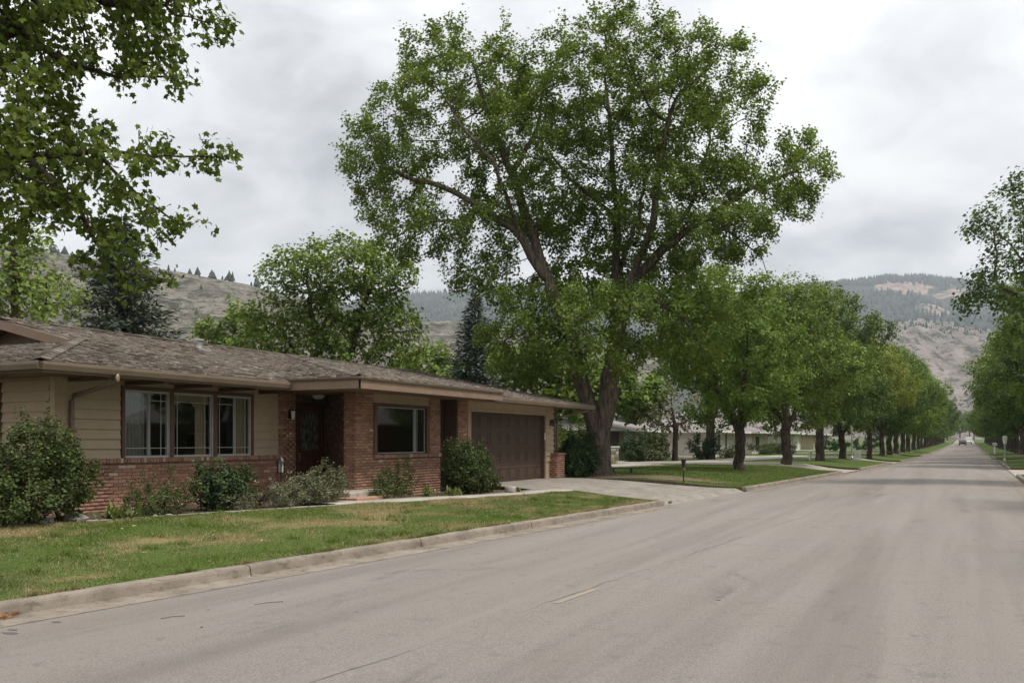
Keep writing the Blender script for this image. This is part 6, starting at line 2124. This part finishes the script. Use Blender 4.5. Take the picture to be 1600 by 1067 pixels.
def scatter(G, n, ulo, uhi, dens=None, seed=1, umax=60, mask=None):
    r0 = np.random.default_rng(seed)
    i = r0.uniform(0, G.shape[0] - 1.01, n)
    j = r0.uniform(ulo, uhi, n) * (umax - 1)
    i0, j0 = i.astype(int), j.astype(int)
    fi, fj = (i - i0)[:, None], (j - j0)[:, None]
    P = G[i0, j0] * (1 - fi) * (1 - fj) + G[i0 + 1, j0] * fi * (1 - fj) + G[i0, j0 + 1] * (1 - fi) * fj + G[i0 + 1, j0 + 1] * fi * fj
    if mask is not None:
        k_ = (mask[i0, j0] < .25) | (r0.uniform(0, 1, n) < .22)
        P = P[k_]
    if dens is not None:
        sc_ = dens[0]
        v = vnoise(P[:, 0] * sc_, P[:, 1] * sc_, dens[2])
        P = P[v > dens[1]]
    P[:, 2] -= .5
    return P
CM = cliff_mask(HILLS['far'][1], HILLS['far'][2])
woods('forest', np.concatenate((scatter(G4, 9000, .86, 1.0, (.006, -1.2, 3), 5, mask=CM), scatter(G4, 11500, .12, .88, (.005, -.45, 3), 6, mask=CM))), 13, 24, 'hill_pine', 'dark pine forest over the distant mountain')
woods('hill_scrub', scatter(G1, 3600, .1, .99, (.03, -.2, 8), 9), 1.4, 3.6, 'hill_scrub', 'grey-green scrub scattered over the near hillside', .55)
woods('hill_scrub', scatter(G2, 2200, .1, .97, (.03, -.1, 8), 10), 1.6, 4.5, 'hill_scrub', 'grey-green scrub scattered over the low tan hill', .55)
woods('hill_scrub', scatter(G3, 3200, .1, .97, (.012, .05, 8), 12), 4, 9, 'hill_scrub', 'sparse scrub on the bare grey foothill', .6)
woods('forest', scatter(G3, 900, .80, 1.0, (.02, .0, 5), 13), 5, 11, 'hill_pine', 'thin line of pines on the crest of the bare foothill')
woods('forest', np.concatenate((scatter(G1, 110, .84, .97, (.02, .1, 4), 15), scatter(G1, 26, .4, .8, None, 16))), 4, 7, 'hill_pine', 'loose pines on the upper near hillside')
pmes = []
for q in range(5):
    pme = np_mesh('hill_pine', *pine_unit(8, 6, 1.0, q + 3))
    pme.materials.append(MAT['hill_pine'])
    pmes.append(pme)
for k in range(75):
    t = rng.uniform(0, 1)
    i = int(t * 150) + 10
    pt = G1[i, 59] + rng.normal(0, 2, 3) * np.array((1, 1, 0))
    o = link('hill_pine', pmes[k % 5], None)
    hh = 3 + 8 * rng.uniform(0, 1) ** 1.6
    o.location = (pt[0], pt[1], pt[2] - .6)
    o.scale = (hh * rng.uniform(.8, 1.7),) * 2 + (hh,)
    o.rotation_euler = (0, 0, rng.uniform(0, 6))
    tag(o, 'small dark pine on the skyline of the near hill', 'tree', 'pines on the near hill skyline')

# trees that close the end of the street
for k, (px_, d, v, s, mt_) in enumerate([(1480, 360, 1, 1.0, 'leaf_street'), (1522, 400, 2, 1.0, 'leaf_bright'), (1500, 460, 0, 1.1, 'leaf_street_dark'), (1470, 420, 3, 1.3, 'leaf_street'), (1540, 430, 2, 1.2, 'leaf_street_dark'), (1515, 520, 1, 1.4, 'leaf_street')]):
    p = at(px_, 688, d)
    street_tree(p[0], p[1], float(rise(p[1])) - .1, v, s, random.uniform(0, 6), mt_, ('low leafy tree closing the far end of the street'), 'trees at the far end of the street', name='far_tree')

# ------------------------------------------------------------------ litter along the gutter and on the road
r0_ = MB()
for k in range(45):
    y_ = rng.normal(5.42, .11); x_ = float(kl(y_)) + abs(rng.normal(.05, .05))
    p = np.array((x_, y_, .022 + rng.uniform(0, .03)))
    a = rng.normal(0, .02, 3); b = rng.normal(0, .02, 3)
    r0_.poly([p, p + a, p + a + b, p + b])
tag(r0_.obj('leaf_litter', 'dead_leaf'), 'small heap of orange dead leaves in the gutter', 'leaves', kind='stuff')
lit = MB()
for k in range(150):
    y_ = 4 + 19 * rng.uniform(0, 1); x_ = float(kl(y_)) + (abs(rng.normal(0, .25)) if rng.uniform() < .75 else rng.uniform(0, 6))
    p = np.array((x_, y_, road_z(x_, y_) + .022 if x_ < kl(y_) + .46 else road_z(x_, y_) + .006))
    a = rng.normal(0, .016, 3) * (1, 1, .3); b = rng.normal(0, .016, 3) * (1, 1, .3)
    lit.poly([p, p + a, p + a + b, p + b])
tag(lit.obj('gutter_litter', 'twig'), 'scattered dead leaves and grit along the gutter', 'litter', kind='stuff')
for (px_, py_, L, lab) in ((270, 970, .22, 'thin dry twig on the road near the kerb, nearer one'), (420, 948, .30, 'long dry twig on the road, farther from the kerb')):
    p = at(px_, py_, CAM_H * FOC / (py_ - 688))
    o = MB().tube([(-L / 2, 0, 0), (0, .012, .004), (L / 2, 0, 0)], .0032, 5).obj('twig', 'twig')
    o.location = (p[0], p[1], road_z(p[0], p[1]) + .007)
    o.rotation_euler = (0, 0, R(62))
    tag(o, lab, 'twig')

# ------------------------------------------------------------------ haze
hz = MB().box(-3200, 3800, -300, 6200, -1.2, 760).mesh('haze')
m_ = bpy.data.materials.new('haze')
m_.use_nodes = True
nt = m_.node_tree
nt.nodes.clear()
out = nt.nodes.new('ShaderNodeOutputMaterial')
pv = nt.nodes.new('ShaderNodeVolumePrincipled')
pv.inputs['Color'].default_value = (0.82, 0.90, 1.0, 1)
pv.inputs['Density'].default_value = 0.000135
pv.inputs['Anisotropy'].default_value = 0.2
nt.links.new(pv.outputs[0], out.inputs['Volume'])
hz.materials.append(m_)
tag(link('haze', hz), 'thin pale haze over the valley', 'haze', kind='stuff')
print('TRIS', sum(len(o.data.loop_triangles) if False else len(o.data.polygons) for o in bpy.data.objects if o.type == 'MESH'), 'objs', len(bpy.data.objects))
